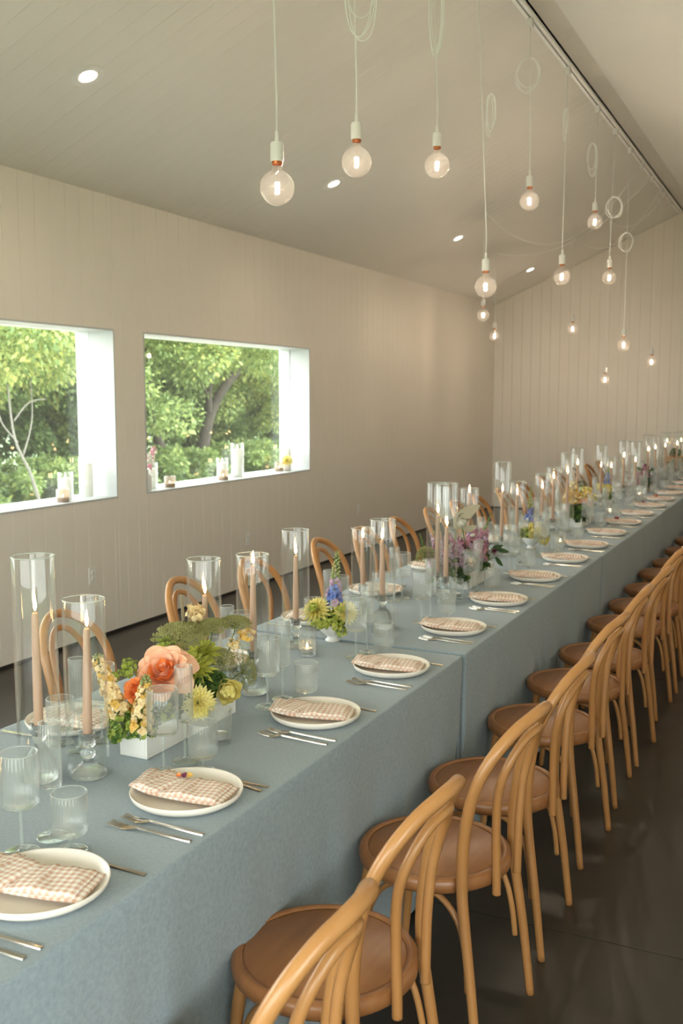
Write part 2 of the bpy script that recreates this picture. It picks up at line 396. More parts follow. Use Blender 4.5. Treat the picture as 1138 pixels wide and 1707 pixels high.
# ceilings: two sloping decks, boards run up the slope
def deck(name, xa, za, xb, zb):
    ln = math.hypot(xb - xa, zb - za); ang = math.atan2(zb - za, xb - xa)
    d = empty_struct(name, xa, za, xb, zb)
    c = .0013
    pr = [(.0006, BT), (.0006, c), (.0006 + c, 0), (PW - .0006 - c, 0), (PW - .0006, c), (PW - .0006, BT)]
    vs = [(0, a, b_) for a, b_ in pr] + [(ln, a, b_) for a, b_ in pr]
    me = fixn(MB().add(vs, [(i, i + 1, i + 7, i + 6) for i in range(5)] + [(0, 5, 4, 3, 2, 1), (6, 7, 8, 9, 10, 11)]).mesh(smooth=False)); me.materials.append(M['ceil_paint'])
    y = Y1 - PW
    while y > 1.5:
        if xb > xa: link('board', me, None, d, (xa, y, za), (0, -ang, 0))
        else: link('board', me, None, d, (xa, y + PW, za), (0, -(PI - ang) , PI))
        y -= PW
def empty_struct(name, xa, za, xb, zb):
    t = .25; ex = -.33 if xb > xa else .33
    za2 = za + ex * SL * (1 if xb > xa else -1)
    q = [(xa + ex, za2 + BT), (xb, zb + BT), (xb, zb + t), (xa + ex, za2 + t)]
    vs = [(a, Y0 - .3, b) for a, b in q] + [(a, Y1 + .3, b) for a, b in q]
    return struct(name, fixn(MB().add(vs, [(0, 1, 2, 3), (4, 7, 6, 5), (0, 4, 5, 1), (1, 5, 6, 2), (2, 6, 7, 3), (3, 7, 4, 0)]).mesh(smooth=False)), M['ceil_paint'])
deck('ceiling', WX, ZE, RX, ZR); deck('ceiling.001', EX, ZE, RX, ZR)
# black strips put the shade of the wall-foot recess into colour
struct('gap_shade_left', boxm(WX - .013, WX - .004, 1.0, Y1, .001, .022), M['dark'])
struct('gap_shade_back', boxm(WX, EX, Y1 + .004, Y1 + .013, .001, .022), M['dark'])
# windows: reveal lining, pane, reflections come from the pane itself
for i, (a, b) in enumerate(WINS):
    wn = empty('window_%d' % (i + 1), (WX, a, SILL), kind='structure'); L_ = b - a; Hh = HEAD - SILL
    t = .012
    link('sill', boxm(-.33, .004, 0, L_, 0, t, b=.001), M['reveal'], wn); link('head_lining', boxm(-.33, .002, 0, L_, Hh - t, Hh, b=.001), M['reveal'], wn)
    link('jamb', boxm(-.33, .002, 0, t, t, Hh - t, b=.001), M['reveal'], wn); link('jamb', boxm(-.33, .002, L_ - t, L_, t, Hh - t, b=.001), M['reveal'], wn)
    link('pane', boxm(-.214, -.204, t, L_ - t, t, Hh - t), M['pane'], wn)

# electric outlets
for i, (yy, zz) in enumerate(((5.33, .447), (7.40, .444), (9.70, .458))):
    o = empty('wall_outlet', (WX + .001, yy, zz), label=['white electric outlet plate on the window wall, nearest the camera', 'white electric outlet plate on the window wall below the second window', 'white electric outlet plate on the window wall, farthest from the camera'][i], cat='outlet', group='outlets low on the window wall')
    link('cover_plate', boxm(0, .006, -.036, .036, -.058, .058, b=.002), M['whiteplastic'], o)
    for s in (-.021, .021):
        f = link('socket_face', MB().add(*lathe([(0, .004), (.014, .004), (.016, .001), (.016, 0)], 18)).mesh(), M['whiteplastic'], o, (.006, 0, s), (0, PI / 2, 0))
        for d in (-.005, .005): link('slot', boxm(.0041, .0045, d - .0008, d + .0008, -.004, .004), M['dark'], f, rot=(0, -PI / 2, 0), loc=(0, 0, 0))

# recessed downlights
dl_trim = sharp(MB().add(*lathe([(.052, .0), (.054, -.004), (.085, -.006), (.092, -.003), (.092, .001)], 40)).mesh())
dl_cone = MB().add(*lathe([(.052, 0), (.040, .03)], 32)).mesh()
dl_lens = MB().add(*lathe([(0, .012), (.044, .012)], 32)).mesh()
sa = math.atan(SL)
k = 0
for xx, yy in ((-3.65, 4.45), (-3.65, 7.46), (-3.65, 10.53), (-3.65, 13.5), (-3.65, 1.4), (.25, 1.4), (.25, 4.45), (.25, 7.46), (.25, 10.53)):
    nm = ['nearest the camera, above the first window', 'beside the second pendant bulb, above the second window', 'in the far part of the window-side slope'][k] if k < 3 else 'out of view, number %s' % ordw(k)
    o = empty('recessed_downlight', (xx, yy, ceil_z(xx) - .001), label='round lit recessed ceiling light ' + nm, cat='ceiling light', group='recessed ceiling lights')
    o.rotation_euler = (0, -sa if xx < RX else sa, 0)
    link('trim_ring', dl_trim, M['whiteplastic'], o); link('lens', dl_lens, M['down'], o, (0, 0, -.0145))
    sp = bpy.data.lights.new('downlight', 'SPOT'); so = bpy.data.objects.new('downlight', sp); COL.objects.link(so)
    sp.energy = 9; sp.color = (1, .80, .58); sp.spot_size = math.radians(130); sp.spot_blend = 1.0; sp.shadow_soft_size = .04
    so.location = (xx, yy, ceil_z(xx) - .05); k += 1
# lighting track along the ridge
trk = empty('lighting_track', (-1.85, 0, ceil_z(-1.85)), label='white ceiling light track with dark slot running along the ridge', cat='light track')
g = MB(); g.add(*box(-.030, -.006, -2.0, 14.4, -.032, .014)); g.add(*box(.006, .030, -2.0, 14.4, -.032, .024)); g.add(*box(-.030, .030, -2.0, 14.4, -.010, .014))
link('rail', g.mesh(smooth=False), M['railwhite'], trk)
link('slot', boxm(-.0058, .0058, -2.0, 14.4, -.018, -.0105), M['dark'], trk)

# ================================================================ pendants
globe = [(0, -.0625)] + [(.0625 * math.sin(a), -.0625 * math.cos(a)) for a in np.linspace(.12, PI - .36, 22)] + [(.0185, .064), (.0175, .075), (.0175, .090)]
globe_me = MB().add(*lathe(globe, 40)).mesh()
sock_me = sharp(MB().add(*lathe([(.012, .090), (.0225, .091), (.0235, .095), (.0235, .150), (.021, .157), (.008, .158), (.0075, .160), (.0065, .194), (.003, .196), (0, .196)], 28)).mesh())
ring_me = sharp(MB().add(*lathe([(.0178, .080), (.0195, .082), (.0195, .090), (.012, .091)], 28)).mesh())
g = MB()
for i in range(4):
    a = i * PI / 2 + .4; g.add(*tube([(.005 * math.cos(a), .005 * math.sin(a), -.022), (.006 * math.cos(a), .006 * math.sin(a), .018)], .0016, 6))
fil_me = g.mesh()
g = MB(); g.add(*tube([(0, 0, .085), (0, 0, .045), (.002, 0, .03)], [.004, .003, .0012], 6)); g.add(*tube([(.002, 0, .03), (.0, 0, .019)], .0008, 5))
stemg_me = g.mesh()
def coil_mesh(seed, w, h, n):
    r = random.Random(seed); g = MB()
    for i in range(n):
        a = r.uniform(-.5, .5); W = w * r.uniform(.75, 1.1); Hh = h * r.uniform(.8, 1.1); off = r.uniform(-.012, .012)
        pts = []
        for k in range(10):
            t = 2 * PI * k / 10
            pts.append((W / 2 * math.sin(t) * math.cos(a) + off, W / 2 * math.sin(t) * math.sin(a) + r.uniform(-.006, .006), -Hh * .5 * (1 - math.cos(t)) + r.uniform(-.004, .004)))
        g.add(*tube(crom(pts, 4, True), .0030, 6, closed=True))
    return g.mesh()
def pendant(x, y, z, topy, lab, coil=None, hook=None, swag=None):
    """z = centre of the glass globe; the cord goes up to the track connector"""
    o = empty('pendant_light', (x, y, z), label=lab, cat='pendant light', group='bare bulb pendants above the table')
    link('bulb_glass', globe_me, M['bulbglass'], o); link('filament', fil_me, M['filament'], o); link('glass_stem', stemg_me, M['bulbglass'], o)
    link('socket', sock_me, M['whiteplastic'], o); link('socket_ring', ring_me, M['copper'], o)
    if hook is None:
        tx, tz = -1.85, ceil_z(-1.85) - .075
        pts = [(0, 0, .195), (0, 0, .30), (tx - x, topy - y, tz - z)]
        link('cord', MB().add(*tube(pts, .0031, 6)).mesh(), M['cord'], o)
        link('track_adapter', boxm(-.018, .018, -.024, .024, -.045, .012, b=.003), M['whiteplastic'], o, (tx - x, topy - y, tz - z + .028))
    else:
        hz = ceil_z(hook[0]) - .02
        link('cord', MB().add(*tube([(0, 0, .195), (hook[0] - x, hook[1] - y, hz - z)], .0026, 6)).mesh(), M['cord'], o)
        link('ceiling_hook', MB().add(*tube([(0, 0, .018), (0, 0, 0), (.008, 0, -.01), (0, 0, -.02), (-.006, 0, -.012)], .002, 6)).mesh(), M['whiteplastic'], o, (hook[0] - x, hook[1] - y, hz - z + .004))
        if swag:
            s0 = Vector((swag[0], swag[1], ceil_z(swag[0]) - .04)); h0 = Vector((hook[0], hook[1], hz)); sag = swag[2]
            pts = []
            for k in range(13):
                t = k / 12; p = s0.lerp(h0, t); p.z -= sag * 4 * t * (1 - t); pts.append((p.x - x, p.y - y, p.z - z))
            link('swag_cord', MB().add(*tube(pts, .0028, 6)).mesh(), M['cord'], o)
            link('track_adapter', boxm(-.018, .018, -.024, .024, -.045, .012, b=.003), M['whiteplastic'], o, (swag[0] - x, swag[1] - y, ceil_z(swag[0]) - .047 - z))
    if coil:
        cx, cz, cw, ch, cn = coil
        link('cord_coil', coil_mesh(int(y * 10), cw, ch, cn), M['cord'], o, (cx - x, .0, cz + ch / 2 - z))
    return o
PEND = [(-1.80, 3.218, 2.408, 3.25, None, 'hanging lowest at the left of the first three'),
 (-1.80, 3.895, 2.636, 3.93, (-1.78, 3.31, .13, .34, 4), ''), (-1.80, 4.855, 2.816, 4.90, (-1.81, 3.58, .08, .42, 4), ''),
 (-1.80, 5.686, 2.301, 5.60, (-1.785, 3.267, .05, .22, 3), ''), (-1.80, 6.599, 2.943, 6.72, (-1.826, 3.74, .17, .21, 3), ''),
 (-1.80, 7.546, 2.558, 7.79, (-1.80, 3.66, .03, .22, 2), ''), (-1.80, 8.667, 3.128, 8.90, (-1.83, 3.643, .09, .25, 3), ''),
 (-1.80, 9.358, 2.741, 9.70, (-1.771, 3.363, .15, .17, 3), ''), (-1.80, 10.189, 2.178, 10.48, (-1.809, 3.174, .14, .17, 4), '')]
for i, (x, y, z, ty, coil, ex) in enumerate(PEND):
    extra = {0: 'no coil of cord', 1: 'wide cord coil above', 2: 'long narrow cord coil above', 3: 'long cord, hanging low', 4: 'round ring of coiled cord above', 5: 'slim cord loop near the track', 6: 'hung high with a short cord', 7: 'loose cord coil halfway down', 8: 'lowest of the distant ones on the track'}[i]
    pendant(x, y, z, ty, 'clear globe bulb pendant, %s from the camera, %s' % (ordw(i), extra), coil)
for i, (y, z) in enumerate(((-1.2, 2.6), (-.2, 2.75), (.9, 2.55), (2.0, 2.7))):
    pendant(-1.80, y, z, y + .05, 'clear globe bulb pendant over the camera end of the table, %s along the track' % ordw(i))
FAR = [(-3.218, 10.1, 2.513, (-1.85, 11.2, .55), 'directly below the fourth bulb'), (-3.613, 11.8, 2.402, (-1.85, 11.9, .3), 'beside the far corner of the ceiling'),
       (-2.945, 13.0, 2.541, (-1.85, 12.6, .35), 'close to the end wall, highest there'), (-2.515, 13.0, 1.888, (-1.85, 12.9, .2), 'close to the end wall, lowest there'),
       (-1.95, 13.0, 2.106, (-1.85, 13.4, .1), 'at the end wall, nearest the frame edge')]
for i, (x, y, z, sw, ex) in enumerate(FAR):
    pendant(x, y, z, 0, 'small distant globe bulb on swagged white cord, ' + ex, hook=(x, min(y, 14.2)), swag=sw)

# ================================================================ tables and cloths
TABX = (-1.985, -1.092); TC = (TABX[0] + TABX[1]) / 2
TYS = [(.84, 3.264), (3.288, 5.708), (5.724, 8.15), (8.164, 10.59), (10.604, 13.03)]
def cloth(ya, yb, seed):
    r = random.Random(seed); hx, hy = (TABX[1] - TABX[0]) / 2, (yb - ya) / 2; cr = .012
    # perimeter samples
    per = []
    def seg(x0, y0, x1, y1, n):
        for i in range(n): t = i / n; per.append((x0 + (x1 - x0) * t, y0 + (y1 - y0) * t))
    nx, ny = 24, 72
    seg(hx, -hy + cr, hx, hy - cr, ny); per_c = 4
    def corner(cx, cy, a0):
        for i in range(per_c): a = a0 + PI / 2 * i / per_c; per.append((cx + cr * math.cos(a), cy + cr * math.sin(a)))
    corner(hx - cr, hy - cr, 0); seg(hx - cr, hy, -hx + cr, hy, nx); corner(-hx + cr, hy - cr, PI / 2)
    seg(-hx, hy - cr, -hx, -hy + cr, ny); corner(-hx + cr, -hy + cr, PI); seg(-hx + cr, -hy, hx - cr, -hy, nx); corner(hx - cr, -hy + cr, -PI / 2)
    N = len(per); vs = []; fs = []
    ph = [r.uniform(0, 6.28) for _ in range(6)]
    rows = [(.97, 0, .004), (.985, .0, .002), (1.0, 0, 0)] + [(1, d, 0) for d in (.004, .012, .03, .07, .13, .2, .28, .36, .44, .52, .60, .68, .742)]
    L = 0; s = [0]
    for i in range(N):
        a, b = per[i], per[(i + 1) % N]; L += math.hypot(b[0] - a[0], b[1] - a[1]); s.append(L)
    for q, (sc_, d, _) in enumerate(rows):
        for i, (x, y) in enumerate(per):
            edge_y = abs(abs(y) - hy) < cr + .001
            if q < 3:
                inset = (.03, .008, .0025)[q]; X = x * (1 - inset / hx); Y = y * (1 - inset / hy)
                vs.append((X, Y, (0, 0, -.0008)[q] + (r.uniform(-.0004, .0004))))
            else:
                amp = .020 * min(1, d / .45) ** 1.3
                wv = .5 + .5 * math.sin(s[i] * 17 + ph[0] + 1.3 * math.sin(s[i] * 3.1 + ph[1])) * .7 + .25 * math.sin(s[i] * 41 + ph[2] + d)
                inw = amp * wv + (.002 if d < .01 else 0)
                nxn = 1 if x > hx - .004 else (-1 if x < -hx + .004 else 0); nyn = 1 if y > hy - .004 else (-1 if y < -hy + .004 else 0)
                if d > .35 and nxn: inw += .004
                vs.append((x - nxn * inw, y - nyn * inw * .6, -d))
        if q:
            for i in range(N):
                j = (i + 1) % N; A = (q - 1) * N; B = q * N; fs.append((A + i, B + i, B + j, A + j))
    fs.append(tuple(range(N)))
    me = MB().add(vs, fs).mesh()
    return me
leg_me = boxm(-.02, .02, -.02, .02, 0, TZ - .03, b=.003)
for i, (ya, yb) in enumerate(TYS):
    nm = ['nearest the camera, cut off by the frame', 'second from the camera', 'third from the camera', 'fourth from the camera', 'farthest, by the end wall'][i]
    yc = (ya + yb) / 2; zt = TZ - (0, .0, .002, .001, .003)[i]
    link('tablecloth', cloth(ya, yb, i), M['cloth'], None, (TC, yc, zt), label='dusty blue linen cloth to the floor, table ' + nm, cat='tablecloth', group='blue linen cloths on the long row of tables')
    t = empty('banquet_table', (TC, yc, 0), label='oblong folding table hidden under its blue cloth, ' + nm, cat='table', group='tables under the blue cloths')
    hx, hy = (TABX[1] - TABX[0]) / 2 - .025, (yb - ya) / 2 - .02
    link('tabletop', boxm(-hx, hx, -hy, hy, zt - .032, zt - .003, b=.004), M['seatwood'], t)
    for sx in (-1, 1):
        for sy in (-1, 1): link('leg', leg_me, M['glide'], t, (sx * (hx - .08), sy * (hy - .15), 0))

# ================================================================ bentwood chairs (front faces -x)
def chair_proto():
    o = empty('bentwood_chair', cat='chair', group='bentwood chairs along the table')
    half = [(.212, .182, 0), (.188, .178, .2), (.161, .169, .39), (.156, .167, .46), (.159, .169, .56), (.174, .170, .66), (.200, .166, .742), (.232, .143, .806), (.264, .096, .854), (.287, .045, .878), (.293, 0, .884)]
    pts = half + [(x, -y, z) for x, y, z in half[-2::-1]]; P = crom(pts, 7)
    rad = [.0112 + .0038 * min(1, max(0, (p[2]) / .5)) + .001 * max(0, (p[2] - .7) / .18) for p in P]
    link('back_hoop', MB().add(*tube(P, rad, 12)).mesh(), M['wood'], o)
    half = [(.208, .070, .405), (.208, .072, .46), (.208, .078, .56), (.213, .088, .655), (.226, .092, .718), (.246, .080, .772), (.266, .050, .815), (.278, .020, .831), (.280, 0, .833)]
    pts = half + [(x, -y, z) for x, y, z in half[-2::-1]]
    link('inner_hoop', MB().add(*tube(crom(pts, 7), .0112, 10)).mesh(), M['wood'], o)
    seat = [(.0, .418), (.185, .418), (.196, .420), (.204, .428), (.206, .440), (.204, .452), (.199, .459), (.190, .461), (.182, .459), (.180, .4565)]
    s = link('seat_ring', MB().add(*lathe(seat, 56)).mesh(), M['seatwood'], o)
    link('seat_panel', MB().add(*lathe([(0, .4575), (.176, .4575), (.1795, .4555)], 56)).mesh(), M['seatwood'], o)
    for sy in (1, -1):
        P = crom([(-.13, sy * .125, .425), (-.140, sy * .132, .36), (-.158, sy * .145, .18), (-.178, sy * .160, 0)], 5)
        lg = link('leg', MB().add(*tube(P, [.0165 - .0055 * i / (len(P) - 1) for i in range(len(P))], 10)).mesh(), M['wood'], o)
        P = crom([(.172, sy * .160, .175), (.163, sy * .155, .26), (.142, sy * .150, .34), (.100, sy * .147, .392), (.045, sy * .144, .410), (-.03, sy * .140, .404), (-.085, sy * .138, .375), (-.118, sy * .139, .32), (-.136, sy * .142, .25)], 5)
        link('brace', MB().add(*tube(P, .0082, 8)).mesh(), M['wood'], o)
        for gx, gy in ((-.178, .160), (.212, .182)):
            link('glide', MB().add(*lathe([(0, 0), (.0095, 0), (.0105, .004), (.0105, .006), (0, .006)], 12)).mesh(), M['glide'], o, (gx, sy * gy, -.001))
    return o
ch0 = chair_proto(); used = False
CR = [1.33, 1.84, 2.43, 2.95, 3.60, 4.17, 4.70, 5.40, 5.93, 6.48, 7.10, 7.60, 8.24, 8.88, 9.50]
CRX = [-.90, -.925, -.888, -.885, -.892, -.896, -.882, -.897, -.885, -.886, -.90, -.882, -.88, -.885, -.89]
CL = [2.10, 2.75, 3.49, 4.06, 4.82, 5.33, 5.90, 6.52, 7.06, 7.56, 8.22, 8.87, 9.6, 10.3, 11.0, 11.7, 12.36]
rr = random.Random(3)
for i, (y, x) in enumerate(zip(CR, CRX)):
    lab = 'honey bentwood chair with round brown seat, %s from the camera on the aisle side' % ordw(i)
    if i == 0: ch0.location = (x, y, 0); ch0['label'] = lab; ch0.rotation_euler = (0, 0, .02)
    else: copy_tree(ch0, None, (x + .002, y, 0), {1: -.05, 2: -.10, 3: .0, 4: -.08, 5: .01}.get(i, rr.uniform(-.07, .05)), lab)
for i, y in enumerate(CL):
    copy_tree(ch0, None, (-2.155 - rr.uniform(0, .02), y, 0), PI + rr.uniform(-.06, .06), 'honey bentwood chair backing the window wall, %s from the camera on the window side' % ordw(i))

# ================================================================ tableware prototypes
plate_me = MB().add(*lathe([(0, .004), (.085, .004), (.106, .006), (.118, .013), (.1245, .023), (.1265, .0245), (.1275, .022), (.124, .012), (.112, .003), (.085, .0), (.0, .0)], 72)).mesh()
def napkin_fold(L, Wd, th, bend, drop, nu=26, nv=8, taper=0):
    """closed soft slab: x from -L/2 to L/2, rounded fold at +x"""
    top = []; 
    vs = []; fs = []
    for u in range(nu + 1):
        for v in range(nv + 1):
            a = u / nu; b = v / nv - .5; x = -L / 2 + L * a; y = b * Wd * (1 - taper * (1 - a)) + bend * (1 - a) ** 2
            e = min(1, min(a, 1 - a) * nu / 1.5) * .6 + .4; e2 = min(1, min(v, nv - v) / 1.0) * .35 + .65
            base = drop * max(0, (.28 - a) / .28) ** 1.5 + .004 * math.exp(-((a - .36) / .05) ** 2)
            zt = th * e * e2 + .0012 * math.sin(9 * a + 5 * b) + .001 * math.sin(23 * a + 11 * b)
            vs.append((x, y, base + zt)); 
    n = len(vs)
    for u in range(nu + 1):
        for v in range(nv + 1):
            a = u / nu; b = v / nv - .5; x = -L / 2 + L * a; y = b * Wd * (1 - taper * (1 - a)) + bend * (1 - a) ** 2
            vs.append((x, y, drop * max(0, (.28 - a) / .28) ** 1.5))
    W_ = nv + 1
    for u in range(nu):
        for v in range(nv):
            i = u * W_ + v; fs.append((i, i + W_, i + W_ + 1, i + 1)); fs.append((n + i, n + i + 1, n + i + W_ + 1, n + i + W_))
    for u in range(nu):
        i = u * W_; fs.append((i, n + i, n + i + W_, i + W_)); i += nv; fs.append((i, i + W_, n + i + W_, n + i))
    for v in range(nv):
        i = v; fs.append((i, i + 1, n + i + 1, n + i)); i = nu * W_ + v; fs.append((i, n + i, n + i + 1, i + 1))
    return vs, fs
nap_lo = MB().add(*napkin_fold(.236, .112, .008, .030, .010)).mesh(); nap_up = MB().add(*napkin_fold(.135, .104, .007, .0, 0, nu=16)).mesh()
nap_flap = MB().add(*napkin_fold(.092, .108, .006, .012, .0, nu=12)).mesh()
def napkin(loc, rz, label):
    o = empty('napkin', loc, rz, label=label, cat='napkin', group='tan gingham napkins folded on the plates')
    link('lower_fold', nap_lo, M['gingham'], o)
    link('upper_fold', nap_up, M['gingham'], o, (.038, -.002, .0085), (0, 0, -.03))
    link('side_flap', nap_flap, M['gingham'], o, (-.062, .014, .0105), (0, -.05, -.38))
    return o
def strip(pts, th):  # pts: (x, halfwidth, zc)
    vs = []; fs = []
    for x, h, z in pts: vs += [(x, -h, z), (x, h, z), (x, h * .8, z + th), (x, -h * .8, z + th)]
    for i in range(len(pts) - 1):
        a, b = 4 * i, 4 * i + 4
        for k in range(4): fs.append((a + k, b + k, b + (k + 1) % 4, a + (k + 1) % 4))
    fs.append((0, 1, 2, 3)); n = 4 * len(pts) - 4; fs.append((n + 3, n + 2, n + 1, n)); return vs, fs
def cutlery():
    g = {}
    h = [(.0, .0052, 0), (-.02, .0052, .0), (-.07, .0042, .0015), (-.12, .0030, .004), (-.135, .0032, .005)]
    g['handle'] = strip(h, .0028)
    head = [(-.132, .0032, .0052), (-.142, .0085, .0040), (-.155, .0118, .0018), (-.168, .0120, .0008)]
    f = MB().add(*strip(head, .0018))
    for k in range(4):
        yy = (k - 1.5) * .0062; v, fa = strip([(-.166, .0019, .0008), (-.185, .0017, .0022), (-.203, .0012, .0055)], .0016); f.add([(x, y + yy, z) for x, y, z in v], fa)
    spoon = strip([(-.132, .0032, .0052), (-.142, .007, .0040), (-.155, .0150, .0015), (-.172, .0185, .0005), (-.187, .0165, .0012), (-.198, .0095, .003), (-.202, .003, .0045)], .0016)
    blade = strip([(-.115, .0045, .0015), (-.125, .0078, .001), (-.17, .0085, .0008), (-.200, .0072, .0008), (-.214, .002, .0008)], .0016)
    return fixn(MB().add(*g['handle']).mesh()), fixn(f.mesh()), fixn(MB().add(*spoon).mesh()), fixn(MB().add(*blade).mesh())
hd_me, fk_me, sp_me, bl_me = cutlery()
for m_ in (hd_me, fk_me, sp_me, bl_me): sharp(m_, 50)
def utensil(kind, loc, rz, label):
    o = empty(kind, loc, rz, label=label, cat=kind.split('_')[-1], group='steel cutlery beside the plates')
    link('handle', hd_me, M['steel'], o); link({'dinner_fork': 'tines', 'dinner_knife': 'blade', 'soup_spoon': 'bowl'}[kind], {'dinner_fork': fk_me, 'dinner_knife': bl_me, 'soup_spoon': sp_me}[kind], M['steel'], o)
    return o
RIB = (32, .032)
wine_bowl = MB().add(*lathe([(.0, .094), (.020, .095), (.034, .100, .3), (.0365, .108, 1), (.0372, .206, 1), (.0372, .2075, 0), (.0354, .2075, 0), (.0350, .110, 1), (.030, .1025, .2), (0, .100)], 192, RIB)).mesh()
flute_bowl = MB().add(*lathe([(.0, .100), (.012, .102), (.0205, .108, .5), (.0215, .115, 1), (.0220, .242, 1), (.0220, .2435, 0), (.0204, .2435, 0), (.0200, .117, 1), (.015, .110, .2), (0, .107)], 144, (24, .045))).mesh()
gob_bowl = MB().add(*lathe([(.0, .032), (.018, .033), (.031, .038, .3), (.0345, .046, 1), (.0355, .122, 1), (.0355, .1235, 0), (.0337, .1235, 0), (.0330, .048, 1), (.027, .041, .2), (0, .039)], 192, RIB)).mesh()
def stem_me(h, base, r=.0032):
    return MB().add(*lathe([(0, 0), (base, .0), (base + .0008, .0012), (base * .9, .0024), (base * .35, .0042), (r * 1.9, .0075), (r, .014), (r, h - .012), (r * 1.6, h - .004), (r * 3, h + .001), (0, h + .001)], 40)).mesh()
wine_st, flute_st, gob_st = stem_me(.095, .0365), stem_me(.101, .033), stem_me(.033, .034)
def ring_me_(r, z, t=.0009): return MB().add(*tube([(r * math.cos(a), r * math.sin(a), z) for a in np.linspace(0, 2 * PI, 48, endpoint=False)], t, 5, closed=True)).mesh()
grim = {'wine_glass': ring_me_(.0365, .2072), 'champagne_flute': ring_me_(.0214, .2432), 'water_goblet': ring_me_(.0348, .1232)}
gfoot = {'wine_glass': ring_me_(.0365, .0014), 'champagne_flute': ring_me_(.033, .0014), 'water_goblet': ring_me_(.034, .0014)}
def glassware(kind, loc, label):
    b, s = {'wine_glass': (wine_bowl, wine_st), 'champagne_flute': (flute_bowl, flute_st), 'water_goblet': (gob_bowl, gob_st)}[kind]
    o = empty(kind, loc, rr.uniform(0, 3), label=label, cat=kind.split('_')[-1] if kind != 'wine_glass' else 'wine glass', group={'wine_glass': 'ribbed wine glasses on the table', 'champagne_flute': 'ribbed champagne flutes on the table', 'water_goblet': 'ribbed short goblets on the table'}[kind])
    link('bowl', b, M['ribbed'], o); link('stem_foot', s, M['stemglass'], o); link('rim', grim[kind], M['rim'], o); link('foot_edge', gfoot[kind], M['rim'], o); return o
# ---- pinch of flowers on some napkins
def setting(y, side, idx, xoff=0):
    """side 1 = aisle (x high), -1 = window side"""
    ed = TABX[1] if side > 0 else TABX[0]; S = side
    Xp = lambda d: ed - S * d
    rz = 0 if side > 0 else PI
    j = lambda a: rr.uniform(-a, a)
    who = 'aisle side' if side > 0 else 'window side'; n = ordw(idx); lk = ' setting from the camera, ' + who
    z = TZ + .0006
    px, py = Xp(.158) + j(.004), y
    link('dinner_plate', plate_me, M['plate'], None, (px, py, z), label='round cream stoneware plate of the ' + n + lk, cat='plate', group='cream plates along both table edges')
    napkin((px - S * .012, py - S * .004, z + .0145), rz + (.22 + j(.07)), 'tan gingham napkin folded on the plate of the ' + n + lk)
    for k, (dy, dx) in enumerate(((-.150, .02), (-.183, .026))):
        utensil('dinner_fork', (Xp(dx) + j(.003), y + S * (dy + j(.004)), z), rz + (.04 + j(.03)), '%s steel fork of the %s setting, %s' % (('inner', 'outer')[k], n, who))
    utensil('dinner_knife', (Xp(.022) + j(.003), y + S * (.128 + j(.006)), z), rz + j(.02), 'steel dinner knife beside the plate of the ' + n + lk)
    if side > 0 and idx in (1,):
        utensil('soup_spoon', (Xp(.026), y + .104, z), rz - .18, 'steel spoon with knife behind the plate of the ' + n + lk)
    dx, dy = {0: (0, 0), 1: (0, 0), 2: (.03, -.075), 3: (.03, -.01), 4: (.02, -.03)}.get(idx if side > 0 else 4, (.02 + j(.01), -.03 + j(.03)))
    glassware('wine_glass', (Xp(.298 + dx), y + S * (.104 + dy), z), 'ribbed stemmed wine glass of the ' + n + lk)
    glassware('champagne_flute', (Xp(.294 + dx), y + S * (.188 + dy), z), 'narrow ribbed champagne flute of the ' + n + lk)
    glassware('water_goblet', (Xp(.215 + dx), y + S * (.151 + dy * .5), z), 'short ribbed water goblet of the ' + n + lk)
    return px, py
PR = [1.22, 1.80, 2.43, 2.98, 3.61, 4.21, 4.84, 5.47, 6.05, 6.67, 7.27, 7.88, 8.50, 9.1, 9.7, 10.3, 10.9, 11.5, 12.1]
PR[0] = 1.325
PL = [1.42, 2.09, 2.80, 3.53, 4.18, 4.92, 5.42, 6.02, 6.63, 7.2, 7.85, 8.5, 9.1, 9.75, 10.35, 10.95, 11.6, 12.2]
for i, y in enumerate(PR): setting(y, 1, i)
for i, y in enumerate(PL): setting(y, -1, i)

# ================================================================ candles
def hurr_me(h, r=.050):
    return MB().add(*lathe([(r, 0), (r, h * .25), (r, h * .5), (r, h * .75), (r, h - .0025), (r - .0008, h), (r - .0022, h), (r - .003, h - .0025), (r - .003, h * .5), (r - .003, .0)], 64)).mesh()
rim_cache = {}
rim_me = MB().add(*tube([(.0487 * math.cos(a), .0487 * math.sin(a), 0) for a in np.linspace(0, 2 * PI, 64, endpoint=False)], .0014, 6, closed=True)).mesh()
flame_me = MB().add(*lathe([(0, -.001), (.0028, .003), (.0045, .009), (.0047, .014), (.0036, .022), (.0018, .031), (.0005, .038), (0, .040)], 14)).mesh()
wick_me = MB().add(*tube([(0, 0, -.001), (.0003, 0, .005), (.0012, 0, .009)], .0007, 5)).mesh()
def taper_mesh(L):
    return MB().add(*lathe([(0, 0), (.0088, 0), (.0108, .012), (.0112, .03), (.0104, L * .5), (.0078, L - .012), (.0066, L - .003), (.005, L), (0, L - .0015)], 24)).mesh()
